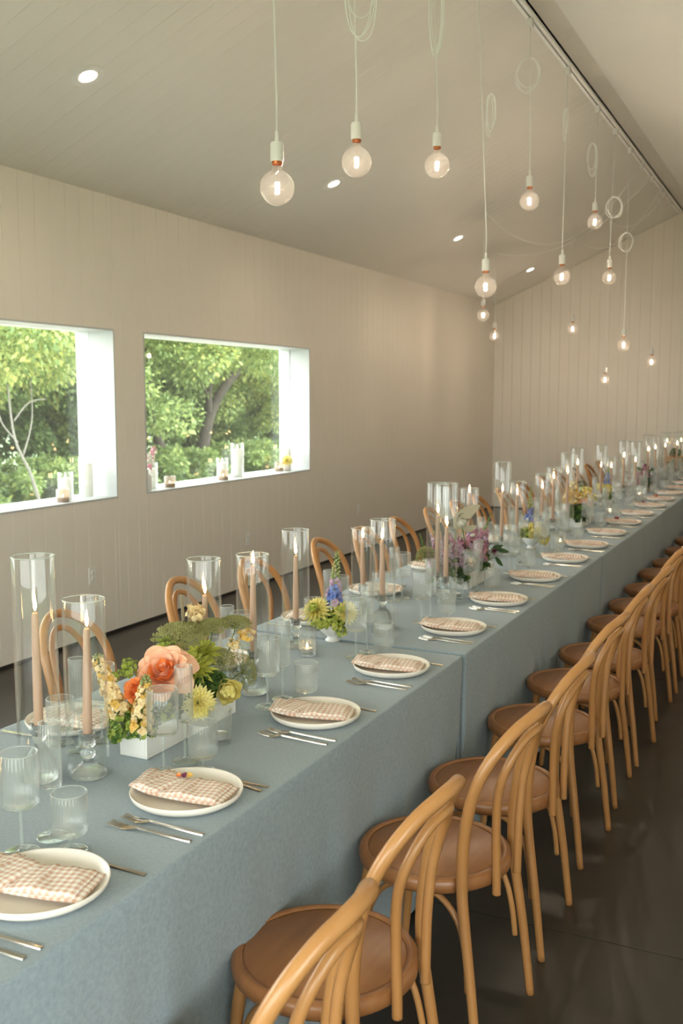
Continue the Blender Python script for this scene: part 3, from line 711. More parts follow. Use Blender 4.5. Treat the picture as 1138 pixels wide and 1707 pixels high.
# four pressed-glass candlestick shapes
def fl_rib(prof, n, amp, seg=96): return MB().add(*lathe(prof, seg, (n, amp))).mesh()
stick_shapes = [
 (.132, fl_rib([(0, .004), (.030, .003), (.0375, 0), (.0395, .003, .5), (.0385, .012, 1), (.034, .040, 1), (.027, .062, 1), (.0185, .074, 1), (.0125, .084, .5), (.0115, .096), (.016, .100), (.0165, .106), (.0175, .112), (.0185, .134), (.0172, .134), (.0130, .122), (.0125, .1075), (0, .107)], 18, .07)),
 (.103, fl_rib([(0, .004), (.036, .002), (.0435, 0), (.0445, .005), (.038, .014, 1), (.026, .022, 1), (.012, .036, .5), (.0115, .042), (.0185, .050), (.0195, .056), (.0135, .064), (.013, .070), (.0200, .076), (.0205, .082), (.0165, .086), (.019, .102), (.0205, .105), (.018, .1055), (.0128, .095), (.0122, .083), (0, .0825)], 30, .06)),
 (.118, fl_rib([(0, .003), (.033, .002), (.040, 0), (.041, .005), (.032, .016, 1), (.018, .028, .7), (.012, .044), (.017, .056), (.018, .066), (.012, .076), (.0125, .086), (.018, .092), (.0195, .116), (.0205, .119), (.0178, .1195), (.0126, .108), (.012, .096), (0, .0955)], 14, .08))]
ex_st = {}
def vase_candle(idx, x, y, h, ctop, r=.050, hl=None, note=''):
    n = ordw(idx); z = TZ + .0008
    k = round(h, 3), r
    if k not in rim_cache: rim_cache[k] = hurr_me(h, r)
    base = 'tall' if h > .48 else 'shorter'
    o = link('hurricane_glass', rim_cache[k], M['thin'], None, (x, y, z), label='%s clear hurricane cylinder, %s from the camera%s' % (base, n, note), cat='glass cylinder', group='glass cylinders around taper candles')
    link('rim', rim_me if r == .050 else rim_me, M['rim'], o, (0, 0, h - .001))
    sh, sm = stick_shapes[idx % 3]
    link('candlestick', sm, M['crystal'], None, (x, y, z), (0, 0, rr.uniform(0, 3)), label='pressed clear glass candlestick inside the %s hurricane cylinder from the camera' % n, cat='candlestick', group='glass candlesticks holding the tapers')
    lean = {1: (.004, .028), 2: (-.01, .0), 0: (0, .0)}.get(idx, (rr.uniform(-.012, .012), rr.uniform(-.012, .012)))
    t = empty('taper_candle', (x, y, z + sh - .024), label='lit dusty beige taper candle in the %s hurricane cylinder from the camera' % n, cat='candle', group='beige taper candles on the table')
    t.rotation_euler = (lean[0], lean[1], 0)
    L = ctop - sh + .024; kk = round(L, 3)
    if kk not in ex_st: ex_st[kk] = taper_mesh(L)
    link('wax', ex_st[kk], M['candle'], t); link('wick', wick_me, M['wick'], t, (0, 0, L))
    link('flame', flame_me, M['flame'], t, (.001, 0, L + .005)).scale = (.85, .85, 1)
HS = [(-1.63, 1.745, .536, .402), (-1.545, 1.815, .430, .360), (-1.615, 2.43, .430, .321), (-1.530, 2.565, .430, .397), (-1.681, 3.12, .430, .336),
 (-1.700, 3.75, .36, .315), (-1.517, 3.531, .430, .348), (-1.555, 4.25, .516, .375), (-1.455, 4.09, .530, .34), (-1.640, 4.960, .430, .405),
 (-1.627, 5.519, .536, .361), (-1.578, 5.655, .415, .337), (-1.611, 6.362, .410, .313), (-1.572, 6.505, .445, .37), (-1.530, 6.713, .530, .388),
 (-1.635, 7.50, .527, .397), (-1.568, 8.06, .527, .346), (-1.605, 8.68, .395, .302), (-1.550, 8.95, .525, .38), (-1.430, 8.84, .525, .349),
 (-1.57, 10.45, .525, .363), (-1.48, 10.33, .525, .387), (-1.53, 11.40, .520, .362), (-1.42, 11.49, .520, .382), (-1.58, 11.9, .50, .39), (-1.50, 12.5, .50, .38), (-1.40, 12.6, .42, .35)]
for i, hh in enumerate(HS):
    vase_candle(i, *hh, note={0: ', at the frame edge by the peach rose', 1: ', beside the white planter', 4: ', before the blue delphinium'}.get(i, ''))
# ribbed votive tumblers on the table
votive_me = MB().add(*lathe([(0, .001), (.022, .0), (.0285, .002), (.0295, .010), (.0292, .014, 1), (.0300, .091, 1), (.0302, .0935), (.0286, .0935), (.0282, .016, 1), (.024, .0125), (0, .012)], 144, (24, .045))).mesh()
tea_me = sharp(MB().add(*lathe([(0, 0), (.0185, 0), (.019, .015), (.018, .015), (.0178, .0125), (0, .0125)], 24)).mesh())
tflame = MB().add(*lathe([(0, 0), (.002, .003), (.0032, .007), (.0022, .013), (0, .019)], 10)).mesh()
VT = [(-1.38, 2.14, 'in front of the yellow peony', 0), (-1.587, 3.028, 'beside the white footed bowl', 1), (-1.475, 3.40, 'behind the fourth wine glass', 0), (-1.44, 4.19, 'in front of the pink arrangement', 0),
      (-1.42, 5.20, 'past the pink arrangement', 0), (-1.40, 6.0, 'by the round yellow bloom', 1), (-1.44, 7.8, 'past the golden arrangement', 1), (-1.46, 9.3, 'in the far half of the table', 1), (-1.68, 1.50, 'nearest the camera', 1)]
for x, y, w_, lit in VT:
    o = empty('votive_tumbler', (x, y, TZ + .0008), label='small ribbed glass votive tumbler ' + w_, cat='votive holder', group='ribbed votive tumblers between the candles')
    link('tumbler', votive_me, M['ribbed'], o)
    t = link('tealight', tea_me, M['tin'], None, (x, y, TZ + .0135), label='small tealight inside the votive tumbler ' + w_, cat='candle', group='tealights in the ribbed tumblers')
    if lit: link('flame', tflame, M['flame'], t, (0, 0, .014))

# ================================================================ flowers
def petal_pts(phi, az, L, W, r0=.004, curl=0.0, cup=.25, nu=4, nv=5, point=0, ruf=0, seed=0, base=Vector((0, 0, 0))):
    ca, sa_ = math.cos(az), math.sin(az); R_ = np.array([ca, sa_, 0]); T_ = np.array([-sa_, ca, 0]); Z_ = np.array([0, 0, 1.0])
    vs = []; rg = random.Random(seed)
    for v in range(nv + 1):
        b = v / nv; ph = phi + curl * b * b
        ctr = R_ * (r0 + L * b * math.sin(phi + curl * b * b * .6)) + Z_ * (L * b * math.cos(phi + curl * b * b * .6))
        wd = W * (math.sin(PI * (.12 + .70 * b)) if not point else math.sin(PI * min(.999, .1 + .9 * b) ** .9)) 
        out = R_ * math.cos(ph) - Z_ * math.sin(ph)
        for u in range(nu + 1):
            a = 2 * u / nu - 1
            round_ = -.16 * L * a * a * b if not point else 0
            p = ctr + T_ * (a * wd) - out * (cup * wd * a * a) + (R_ * math.sin(ph) + Z_ * math.cos(ph)) * round_ + out * (ruf * rg.uniform(-1, 1) * b)
            vs.append(tuple(p + np.array(base)))
    fs = [(v * (nu + 1) + u, v * (nu + 1) + u + 1, (v + 1) * (nu + 1) + u + 1, (v + 1) * (nu + 1) + u) for v in range(nv) for u in range(nu)]
    return vs, fs
def orient(o, d):  # bloom axis (local +z) points along d
    o.rotation_euler = Vector(d).to_track_quat('Z', 'Y').to_euler()
def stem_to(o, bloom_loc, foot, d, r=.0022, m='stem'):
    """stem from the bloom to its foot in the vase; child of the bloom's empty"""
    Mx = Matrix.LocRotScale(Vector(bloom_loc), o.rotation_euler, None).inverted()
    a = Vector(bloom_loc); f = Vector(foot); d = Vector(d).normalized()
    p1 = a - d * min(.05, (a - f).length * .4)
    P = crom([a, p1, f.lerp(p1, .35), f], 5)
    link('stem', MB().add(*tube([tuple(Mx @ Vector(q)) for q in P], r, 6)).mesh(), M[m], o)
def rose(name, loc, d, R, mi, mo, foot, label, cat='rose', n=26, outer=7, grp=None, open_=1.25, seed=1, petals=True):
    o = empty(name, loc, label=label, cat=cat, group=grp); orient(o, d); rg = random.Random(seed)
    g = MB(); nc = int((n - outer) * .55); nm = n - outer - nc
    for k in range(nc):
        t = k / nc; az = k * 2.4 + rg.uniform(-.2, .2)
        vs, fs = petal_pts(-.05 + .18 * t, az, R * (.52 - .02 * t), R * (.10 + .30 * t), r0=R * (.03 + .36 * t), curl=.1 + .30 * t, cup=.55, nu=6, nv=6, seed=k, base=(0, 0, -R * .22))
        g.add(vs, fs, k % 2)
    hm = g.mesh(); hm.materials.append(M[mi]); hm.materials.append(M[mo]) if mi != mo else None
    link('heart', hm, None, o)
    g = MB()
    for k in range(nm):
        t = k / nm; az = k * 2.4 + 1 + rg.uniform(-.2, .2)
        g.add(*petal_pts(.30 + .38 * t, az, R * (.66 + .12 * t), R * (.38 + .10 * t), r0=R * (.30 + .02 * t), curl=.65, cup=.5, nu=5, nv=6, ruf=R * .015, seed=k + 90, base=(0, 0, -R * .36)))
    link('middle_petals', g.mesh(), M[mo], o)
    for k in range(outer):
        az = k * 2.4 + rg.uniform(-.2, .2); t = k / outer
        me = MB().add(*petal_pts(.72 + .42 * t + (open_ - 1.25), az, R * (.86 + .18 * t), R * (.50 + .06 * t), r0=R * .12, curl=1.05, cup=.34, ruf=R * .045, nu=8, nv=8, seed=seed * 50 + k, base=(0, 0, -R * .46))).mesh()
        link('petal', me, M[mo], o)
    g = MB().add(*lathe([(0, -R * .62), (R * .14, -R * .58), (R * .18, -R * .48), (R * .10, -R * .40)], 10))
    link('calyx', g.mesh(), M['stem'], o)
    stem_to(o, Vector(loc) , foot, d)
    return o
def ball_bloom(name, loc, d, R, m, foot, label, cat, n=40, seed=1, grp=None, point=0):
    """double flower: many petals in shells"""
    o = empty(name, loc, label=label, cat=cat, group=grp); orient(o, d); rg = random.Random(seed); g = MB(); g2 = MB()
    for k in range(n):
        t = k / n; az = k * 2.4
        vs, fs = petal_pts((.05 + 1.25 * t) if not point else (.05 + 1.6 * t), az, R * ((1.25 - .05 * t) if not point else (.80 + .3 * t)), R * ((.34 + .24 * t) if not point else .17), r0=R * .05 + R * .10 * t, curl=(-.95 + .25 * t if not point else .25), cup=.55, nu=4, nv=6, point=point, ruf=R * .025, seed=k, base=(0, 0, -R * (.62 if not point else .35)))
        (g if t > .3 else g2).add(vs, fs)
    link('outer_petals', g.mesh(), M[m], o, kind='stuff'); link('inner_petals', g2.mesh(), M[m], o, kind='stuff')
    stem_to(o, loc, foot, d); return o
def floret(R, seed, m=0, cup=.3):
    rg = random.Random(seed); g = MB(); n = 5
    for k in range(n): g.add(*petal_pts(rg.uniform(.5, 1.25), k * 2 * PI / n + rg.uniform(-.3, .3), R * rg.uniform(.8, 1.1), R * .50, r0=0, curl=.6, cup=cup, nu=2, nv=3, ruf=R * .16, seed=seed + k))
    return g.v, g.f
def rotm(d, spin=0):
    return Vector(d).to_track_quat('Z', 'Y').to_matrix().to_4x4() @ Matrix.Rotation(spin, 4, 'Z')
def spike(name, base, tip, R, m, n, label, cat, foot, fr=.012, budm='bud', bud_from=.8, seed=1, grp=None, bend=0.0, second=None):
    """florets spiralling up a stem from base to tip (world points)"""
    rg = random.Random(seed); o = empty(name, base, label=label, cat=cat, group=grp)
    B = Vector((0, 0, 0)); T = Vector(tip) - Vector(base); side = T.cross(Vector((0, 1, 0))).normalized()
    g = MB(); gb = MB(); path = []
    for k in range(9):
        t = k / 8; path.append(tuple(B.lerp(T, t) + side * bend * math.sin(PI * t)))
    F = Vector(foot) - Vector(base)
    link('stem', MB().add(*tube(crom([tuple(F), tuple(F.lerp(B, .6))] + path, 3), .0022, 6)).mesh(), M['stem'], o)
    ax = T.normalized()
    for k in range(n):
        t = (k + .5) / n; p = B.lerp(T, t) + side * bend * math.sin(PI * t); az = k * 2.4 + rg.uniform(-.3, .3)
        u = ax.orthogonal().normalized(); v = ax.cross(u); out = (u * math.cos(az) + v * math.sin(az))
        if t < bud_from:
            s = (1 - .45 * t / bud_from) * rg.uniform(.85, 1.15); q = p + out * R * s; dd = (out + ax * rg.uniform(.0, .5)).normalized()
            vs, fs = floret(fr * s, seed * 100 + k); g.add(vs, fs, (1 if (second and rg.random() < .35) else 0), Matrix.Translation(q) @ rotm(dd, rg.uniform(0, 6)))
        else:
            s = (1 - t) / (1 - bud_from) * .6 + .4; q = p + out * R * .55 * s
            vs, fs = lathe([(0, -.5), (.35, -.25), (.42, .05), (.25, .4), (0, .55)], 6); gb.add(vs, fs, 0, Matrix.Translation(q) @ rotm(out + ax, 0) @ Matrix.Scale(fr * .85 * s, 4))
    me = g.mesh(); me.materials.append(M[m]); 
    if second: me.materials.append(M[second])
    link('florets', me, None, o, kind='stuff')
    if gb.v: link('buds', gb.mesh(), M[budm], o, kind='stuff')
    return o
def umbel(name, loc, d, R, m, foot, label, cat='flower', seed=1, dome=.35, rays=26, grp=None, dots=14):
    rg = random.Random(seed); o = empty(name, loc, label=label, cat=cat, group=grp); orient(o, d)
    g = MB(); gs = MB(); H = R * .9
    for k in range(rays):
        rr_ = R * math.sqrt((k + .5) / rays); az = k * 2.4; q = Vector((rr_ * math.cos(az), rr_ * math.sin(az), -dome * R * (rr_ / R) ** 2))
        gs.add(*tube([(0, 0, -H * .75), tuple(q * .5 + Vector((0, 0, -H * .32))), tuple(q)], .0006, 3, caps=False))
        for i in range(dots):
            a = rg.uniform(0, 6.28); b = R * .17 * math.sqrt(rg.random()); s = R * .024 * rg.uniform(.8, 1.6)
            c = q + Vector((b * math.cos(a), b * math.sin(a), rg.uniform(-.01, .03) * R))
            vs = [(c.x + s, c.y, c.z), (c.x, c.y + s, c.z), (c.x - s, c.y, c.z), (c.x, c.y - s, c.z), (c.x, c.y, c.z + s), (c.x, c.y, c.z - s)]
            g.add(vs, [(0, 1, 4), (1, 2, 4), (2, 3, 4), (3, 0, 4), (1, 0, 5), (2, 1, 5), (3, 2, 5), (0, 3, 5)])
    link('florets', g.mesh(smooth=False), M[m], o, kind='stuff'); link('rays', gs.mesh(), M['stem'], o, kind='stuff')
    d_ = Vector(d).normalized(); a = Vector(loc) - d_ * H * .75
    Mx = Matrix.LocRotScale(Vector(loc), o.rotation_euler, None).inverted(); f = Vector(foot)
    link('stem', MB().add(*tube([tuple(Mx @ Vector(q)) for q in crom([a, a.lerp(f, .35) - d_ * .01, f], 5)], .0018, 6)).mesh(), M['stem'], o)
    return o
def filler_mass(name, blobs, m, label, n=420, s=.0075, seed=1, m2=None, foot=None):
    """spray of tiny bracts nobody could count: stuff"""
    rg = random.Random(seed); g = MB(); c0 = Vector(blobs[0][0])
    W_ = sum(b[1] ** 2 for b in blobs)
    for c, R in blobs:
        k = max(10, int(n * R * R / W_)); C = Vector(c) - c0
        for i in range(k):
            dd = Vector((rg.gauss(0, 1), rg.gauss(0, 1), rg.gauss(0, 1))).normalized(); p = C + Vector((dd.x, dd.y, dd.z * .75)) * R * rg.uniform(.55, 1.05)
            v, f = floret(s * rg.uniform(.7, 1.3), seed * 1000 + i % 7, cup=.2); g.add(v, f, 1 if (m2 and rg.random() < .4) else 0, Matrix.Translation(p) @ rotm((dd + Vector((0, 0, .6))), rg.uniform(0, 6)))
            if i % 4 == 0: g.add(*tube([tuple(p), tuple(C + (p - C) * .35), tuple(C * .8 + Vector((0, 0, -R * .6)))], .0007, 3, caps=False), 0)
    me = g.mesh(); me.materials.append(M[m]); 
    if m2: me.materials.append(M[m2])
    return link(name, me, None, None, tuple(c0), label=label, cat='greenery', kind='stuff')
def leafy(name, loc, foot, leaves, m, label, seed=1, cat='foliage'):
    """a stem with individually built leaves: leaves = list of (point, direction, length, width)"""
    o = empty(name, foot, label=label, cat=cat); F = Vector(foot)
    for (p, d, L, W) in leaves:
        P = Vector(p) - F; D = Vector(d).normalized()
        vs, fs = petal_pts(0, 0, L, W, r0=0, curl=.5, cup=.25, nu=2, nv=6, point=1)
        l = link('leaf', MB().add(vs, fs).mesh(), M[m], o, tuple(P)); l.rotation_euler = D.to_track_quat('Z', 'Y').to_euler()
        link('stem', MB().add(*tube(crom([(0, 0, 0), tuple(P * .5 + Vector((0, 0, .01))), tuple(P)], 4), .0013, 5)).mesh(), M['stem'], o)
    return o
def trough(loc, sx, sy, h, label):
    g = MB(); t = .006
    o = empty('planter_box', loc, label=label, cat='planter')
    me = boxm(-sx / 2, sx / 2, -sy / 2, sy / 2, 0, t, b=.001); link('base', me, M['ceramic'], o)
    for s in (-1, 1):
        link('side', boxm(s * (sx / 2 - t / 2) - t / 2, s * (sx / 2 - t / 2) + t / 2, -sy / 2, sy / 2, t, h, b=.0012), M['ceramic'], o)
        link('end', boxm(-sx / 2 + t, sx / 2 - t, s * (sy / 2 - t / 2) - t / 2, s * (sy / 2 - t / 2) + t / 2, t, h, b=.0012), M['ceramic'], o)
    link('soil', boxm(-sx / 2 + t, sx / 2 - t, -sy / 2 + t, sy / 2 - t, t, h - .012), M['dkgreen'], o)
    return o
def paper_card(loc, rz, tilt, word, label, lobes=True):
    o = empty('table_card', loc, label=label, cat='card'); o.rotation_euler = (tilt[0], tilt[1], rz)
    H_ = .155
    out = [(0, 0), (.014, .03), (.024, .07), (.030, .11), (.036, .168)]
    lf = [(.004, .152), (-.024, .122), (-.044, .080), (-.044, .038), (-.024, .008)]
    pts = out + lf; g = MB(); n = len(pts)
    vs = [(x, -.0006, z) for x, z in pts] + [(x, .0006, z) for x, z in pts]
    g.add(vs, [tuple(range(n)), tuple(range(2 * n - 1, n - 1, -1))] + [(i, i + n, (i + 1) % n + n, (i + 1) % n) for i in range(n)])
    link('paper', fixn(g.mesh(smooth=False)), M['card'], o)
    hp = [(.045 * math.cos(a), .034 * math.sin(a)) for a in np.linspace(PI, 2 * PI, 14)]; n2 = len(hp)
    hv = [(x + .050, -.004 - (.012 if k == 0 else .0), z + .030) for k in (0, 1) for x, z in hp]
    if lobes: link('lower_lobe', fixn(MB().add([(x, y + .004 * (1 - abs(x - .052) / .045), z) for x, y, z in hv[:n2]] + [(x, y + .0012 + .004 * (1 - abs(x - .052) / .045), z) for x, y, z in hv[:n2]], [tuple(range(n2)), tuple(range(2 * n2 - 1, n2 - 1, -1))] + [(i, i + n2, (i + 1) % n2 + n2, (i + 1) % n2) for i in range(n2)]).mesh(smooth=False)), M['card'], o, rot=(0, -tilt[1], 0))
    strokes = {'Four': [[(0, .3), (.05, 1), (.45, 1.05)], [(0.02, .62), (.32, .68)], [(.05, .9), (.02, .4), (-.05, 0)],
                        [(.62, .45), (.48, .35), (.45, .12), (.6, .0), (.72, .18), (.66, .42), (.6, .44)], [(.85, .45), (.82, .1), (.95, 0), (1.08, .2), (1.12, .45), (1.12, .05)],
                        [(1.28, .45), (1.3, 0)], [(1.3, .25), (1.42, .45), (1.56, .40)]]}[word]
    g = MB()
    for s in strokes: g.add(*tube(crom([((p[0] - .7) * .036 - .004, -.0012, p[1] * .034 + .056 + (p[0] - .7) * .012) for p in s], 4), .0011, 4))
    link('lettering', g.mesh(), M['ink'], o)
    link('stick', MB().add(*tube([(0, 0, -.12), (0, 0, .03)], .0012, 5)).mesh(), M['stem'], o)
    return o
T = TZ
# ---- arrangement one: white trough with peach rose (y 1.95..2.40)
trough((-1.519, 2.165, T + .0008), .084, .42, .071, 'long white ceramic trough planter under the peach rose arrangement')
F1 = lambda y, dx=0: (-1.519 + dx, y, T + .055)
CAMD = (.5, -.75, .35)
rose('garden_rose', (-1.495, 2.055, T + .205), (.25, -.70, .66), .078, 'orange', 'peach', F1(2.06), 'large open peach rose with orange heart, largest bloom in the near arrangement', n=34, outer=9, seed=3)
rose('garden_rose', (-1.54, 1.985, T + .165), (-.2, -.9, .4), .036, 'orange', 'orange', F1(2.0), 'small deep orange rose below and beside the large peach rose', n=24, outer=6, seed=5)
spike('stock_spike', (-1.565, 1.965, T + .100), (-1.612, 1.935, T + .262), .0215, 'cream', 110, 'cream stock flower spike leaning toward the tall hurricane cylinders', 'flower', F1(1.99), fr=.0130, bud_from=.93, seed=2, second='gold')
spike('stock_spike', (-1.490, 1.945, T + .075), (-1.495, 1.985, T + .21), .0225, 'cream', 105, 'cream stock flower spike in front of the small orange rose', 'flower', F1(2.02), fr=.0135, bud_from=.84, seed=8, second='gold')
filler_mass('lime_foliage', [((-1.54, 1.955, T + .085), .045), ((-1.50, 1.97, T + .072), .032), ((-1.555, 2.03, T + .09), .045), ((-1.50, 2.07, T + .08), .035), ((-1.57, 1.95, T + .05), .022)], 'chartreuse', 'mass of small lime green leaves spilling over the near end of the white trough', n=520, s=.009, seed=2, m2='green')
filler_mass('lime_bracts', [((-1.585, 2.03, T + .205), .030), ((-1.60, 2.00, T + .19), .018), ((-1.57, 2.17, T + .235), .030), ((-1.55, 2.13, T + .225), .020)], 'chartreuse', 'airy chartreuse bracts standing up behind the peach rose', n=150, s=.0065, seed=3)
umbel('green_umbel', (-1.565, 2.235, T + .268), (.15, -.25, 1), .072, 'umbel', F1(2.2), 'broad flat grey green umbel, widest over the peach rose', seed=1, rays=60, dots=52)
umbel('green_umbel', (-1.525, 2.33, T + .272), (.1, -.2, 1), .048, 'umbel', F1(2.26), 'grey green umbel in the middle of the three upper umbels', seed=2, rays=54, dots=50)
umbel('green_umbel', (-1.50, 2.42, T + .265), (.2, -.15, 1), .045, 'umbel', F1(2.32), 'grey green umbel reaching toward the fourth hurricane cylinder', seed=3, rays=54, dots=50)
umbel('green_umbel', (-1.49, 2.32, T + .175), (.35, -.5, .8), .042, 'umbel', F1(2.28), 'grey green umbel just above the yellow peony', seed=4, rays=54, dots=50)
umbel('green_umbel', (-1.435, 2.39, T + .125), (.9, -.2, .25), .052, 'umbel', F1(2.34), 'lacy green umbel hanging over the side beyond the yellow peony', seed=5, dome=.7, rays=42, dots=30)
ball_bloom('parrot_tulip', (-1.53, 2.235, T + .165), (-.05, -.45, .9), .060, 'yelgreen', F1(2.22), 'frilly lime yellow bloom at the centre of the near arrangement', 'flower', n=70, seed=4, point=1)
ball_bloom('parrot_tulip', (-1.535, 2.30, T + .195), (.2, -.35, .9), .050, 'yelgreen', F1(2.25), 'lime yellow bloom tucked right under the grey green umbels', 'flower', n=60, seed=6, point=1)
ball_bloom('dahlia', (-1.455, 2.150, T + .095), (.45, -.75, .2), .043, 'yellow', F1(2.14), 'pale yellow spiky dahlia behind the champagne flute', 'flower', n=90, seed=7, point=1)
ball_bloom('peony', (-1.435, 2.270, T + .098), (.5, -.8, .1), .041, 'yellow', F1(2.22), 'round buttery yellow peony at the aisle side of the white trough', 'flower', n=30, seed=9)
filler_mass('cream_florets', [((-1.60, 2.36, T + .285), .026), ((-1.58, 2.33, T + .275), .018)], 'cream', 'cream florets behind the flat green umbels, beside the third cylinder', n=50, s=.011, seed=4)
filler_mass('cream_florets', [((-1.475, 2.44, T + .215), .024), ((-1.50, 2.40, T + .195), .018)], 'cream', 'small cream florets below the farthest grey green umbel', n=46, s=.010, seed=5, m2='gold')
filler_mass('dark_foliage', [((-1.50, 2.22, T + .105), .045), ((-1.49, 2.27, T + .12), .04), ((-1.51, 2.15, T + .10), .04), ((-1.52, 2.33, T + .09), .04)], 'dkgreen', 'dark green leaves between the yellow blooms of the near arrangement', n=320, s=.013, seed=6, m2='green')
c_ = paper_card((-1.60, 2.30, T + .215), -1.05, (0, .30), 'Four', 'pale paper card seen edge on above the near arrangement', False)
for ch in kids(c_):
    if ch.name.startswith('lettering'): bpy.data.objects.remove(ch)
# ---- arrangement two: footed bowl with delphinium (y ~3.24)
bowl_me = MB().add(*lathe([(0, .002), (.026, 0), (.027, .006), (.020, .012), (.018, .018), (.034, .030), (.050, .048), (.056, .066), (.0555, .068), (.053, .066), (.046, .050), (.030, .034), (0, .030)], 48)).mesh()
def footed(x, y, label): return link('footed_bowl', bowl_me, M['ceramic'], None, (x, y, T + .0008), label=label, cat='bowl', group='white footed flower bowls')
footed(-1.600, 3.255, 'white footed ceramic bowl holding the nearest blue delphinium')
F2 = (-1.60, 3.255, T + .05)
spike('delphinium', (-1.60, 3.26, T + .125), (-1.595, 3.29, T + .335), .027, 'blue', 74, 'blue delphinium spike with green buds in the nearest footed bowl', 'flower', F2, fr=.0175, bud_from=.52, seed=3, second='lilac')
ball_bloom('dahlia', (-1.648, 3.20, T + .128), (-.2, -.7, .6), .052, 'yellow', F2, 'fluffy yellow bloom on the window side of the nearest delphinium', 'flower', n=90, seed=12, point=1)
ball_bloom('dahlia', (-1.540, 3.25, T + .120), (.5, -.6, .5), .044, 'yellow', F2, 'fluffy yellow bloom on the aisle side of the nearest delphinium', 'flower', n=80, seed=13, point=1)
filler_mass('lime_bracts', [((-1.60, 3.235, T + .088), .048), ((-1.575, 3.215, T + .078), .036), ((-1.63, 3.205, T + .085), .036), ((-1.55, 3.23, T + .05), .022), ((-1.56, 3.25, T + .125), .026), ((-1.64, 3.19, T + .135), .022)], 'chartreuse', 'lime green bracts spilling over the nearest footed bowl', n=520, s=.0078, seed=11, m2='yelgreen')
filler_mass('dark_foliage', [((-1.595, 3.245, T + .08), .042)], 'dkgreen', 'dark leaves in the nearest footed bowl', n=120, s=.012, seed=12)
# ---- arrangement three: pink (y 4.4..4.85)
trough((-1.505, 4.63, T + .0008), .084, .42, .071, 'long white trough planter under the pink arrangement')
F3 = lambda y: (-1.505, y, T + .055)
umbel('green_umbel', (-1.64, 4.28, T + .205), (-.3, -.5, .9), .050, 'umbel', F3(4.46), 'round mossy green umbel at the window side of the pink arrangement', seed=11, dome=.9, rays=56, dots=46)
umbel('green_umbel', (-1.50, 4.62, T + .185), (.2, -.6, .8), .060, 'umbel', F3(4.60), 'mossy green umbel at the centre of the pink arrangement', seed=12, dome=.6, rays=56, dots=46)
for i, (bx, by, bz, tx, ty, tz, m_, lb) in enumerate([(-1.60, 4.42, .09, -1.615, 4.38, .275, 'lilac', 'lilac stock spike standing behind the two tall cylinders'), (-1.575, 4.48, .10, -1.575, 4.46, .26, 'pink', 'mauve stock spike at the middle of the pink arrangement'),
        (-1.53, 4.50, .12, -1.54, 4.47, .24, 'lilac', 'pale lilac stock spike below the white blooms'), (-1.52, 4.62, .16, -1.515, 4.66, .275, 'pink', 'mauve pink stock spike beside the paper card'), (-1.49, 4.70, .15, -1.485, 4.74, .255, 'pink', 'mauve pink stock spike nearest the snapdragon')]):
    spike('stock_spike', (bx, by, T + bz), (tx, ty, T + tz), .027, m_, 56, lb, 'flower', F3(by), fr=.019, bud_from=.95, seed=20 + i, second='lilac' if m_ == 'pink' else 'pink')
spike('snapdragon', (-1.515, 4.74, T + .17), (-1.50, 4.90, T + .315), .013, 'pink', 30, 'green budded snapdragon tip leaning away over the pink arrangement', 'flower', F3(4.70), fr=.012, bud_from=.15, budm='green', seed=31)
spike('snapdragon', (-1.64, 4.34, T + .15), (-1.66, 4.30, T + .275), .012, 'bud', 26, 'green budded spike at the window side of the pink arrangement', 'flower', F3(4.46), fr=.012, bud_from=.3, budm='green', seed=32)
for i, (bx, by, bz, tx, ty, tz, m_, lb) in enumerate([(-1.545, 4.56, .10, -1.56, 4.58, .225, 'pink', 'short mauve stock spike deep in the middle of the pink arrangement'), (-1.47, 4.60, .12, -1.455, 4.60, .215, 'pink', 'short mauve stock spike facing the aisle in the pink arrangement'), (-1.60, 4.36, .07, -1.62, 4.33, .20, 'pink', 'mauve stock spike low at the near end of the pink arrangement')]):
    spike('stock_spike', (bx, by, T + bz), (tx, ty, T + tz), .026, m_, 46, lb, 'flower', F3(max(by, 4.45)), fr=.019, bud_from=.95, seed=220 + i, second='lilac' if i else 'burg')
for i, (p, R_) in enumerate((((-1.53, 4.525, T + .30), .026), ((-1.475, 4.73, T + .235), .020), ((-1.555, 4.40, T + .20), .018), ((-1.50, 4.60, T + .235), .014))):
    ball_bloom('white_bloom', p, (.3, -.8, .3), R_, 'white', F3(4.6), ['white ruffled bloom beside the paper card', 'white bloom by the snapdragon', 'small white bloom behind the tall cylinders', 'small white bloom under the paper card'][i], 'flower', n=18, seed=40 + i)
ball_bloom('aster', (-1.50, 4.42, T + .108), (.4, -.9, .2), .030, 'lilac', F3(4.5), 'lilac aster with orange centre low in the pink arrangement', 'flower', n=26, seed=50, point=1)
ball_bloom('cream_bloom', (-1.475, 4.50, T + .125), (.6, -.8, .2), .028, 'cream', F3(4.5), 'cream bloom behind the wine glass in the pink arrangement', 'flower', n=24, seed=51)
ball_bloom('scabiosa', (-1.455, 4.82, T + .135), (.9, -.3, .2), .024, 'burg', F3(4.7), 'dark purple bloom at the aisle side of the pink arrangement', 'flower', n=26, seed=52, point=1)
filler_mass('dark_foliage', [((-1.52, 4.55, T + .11), .06), ((-1.50, 4.66, T + .13), .06), ((-1.56, 4.46, T + .10), .055), ((-1.47, 4.62, T + .10), .05), ((-1.53, 4.74, T + .16), .06), ((-1.50, 4.42, T + .07), .045)], 'dkgreen', 'dark green foliage filling the pink arrangement', n=620, s=.015, seed=21, m2='green')
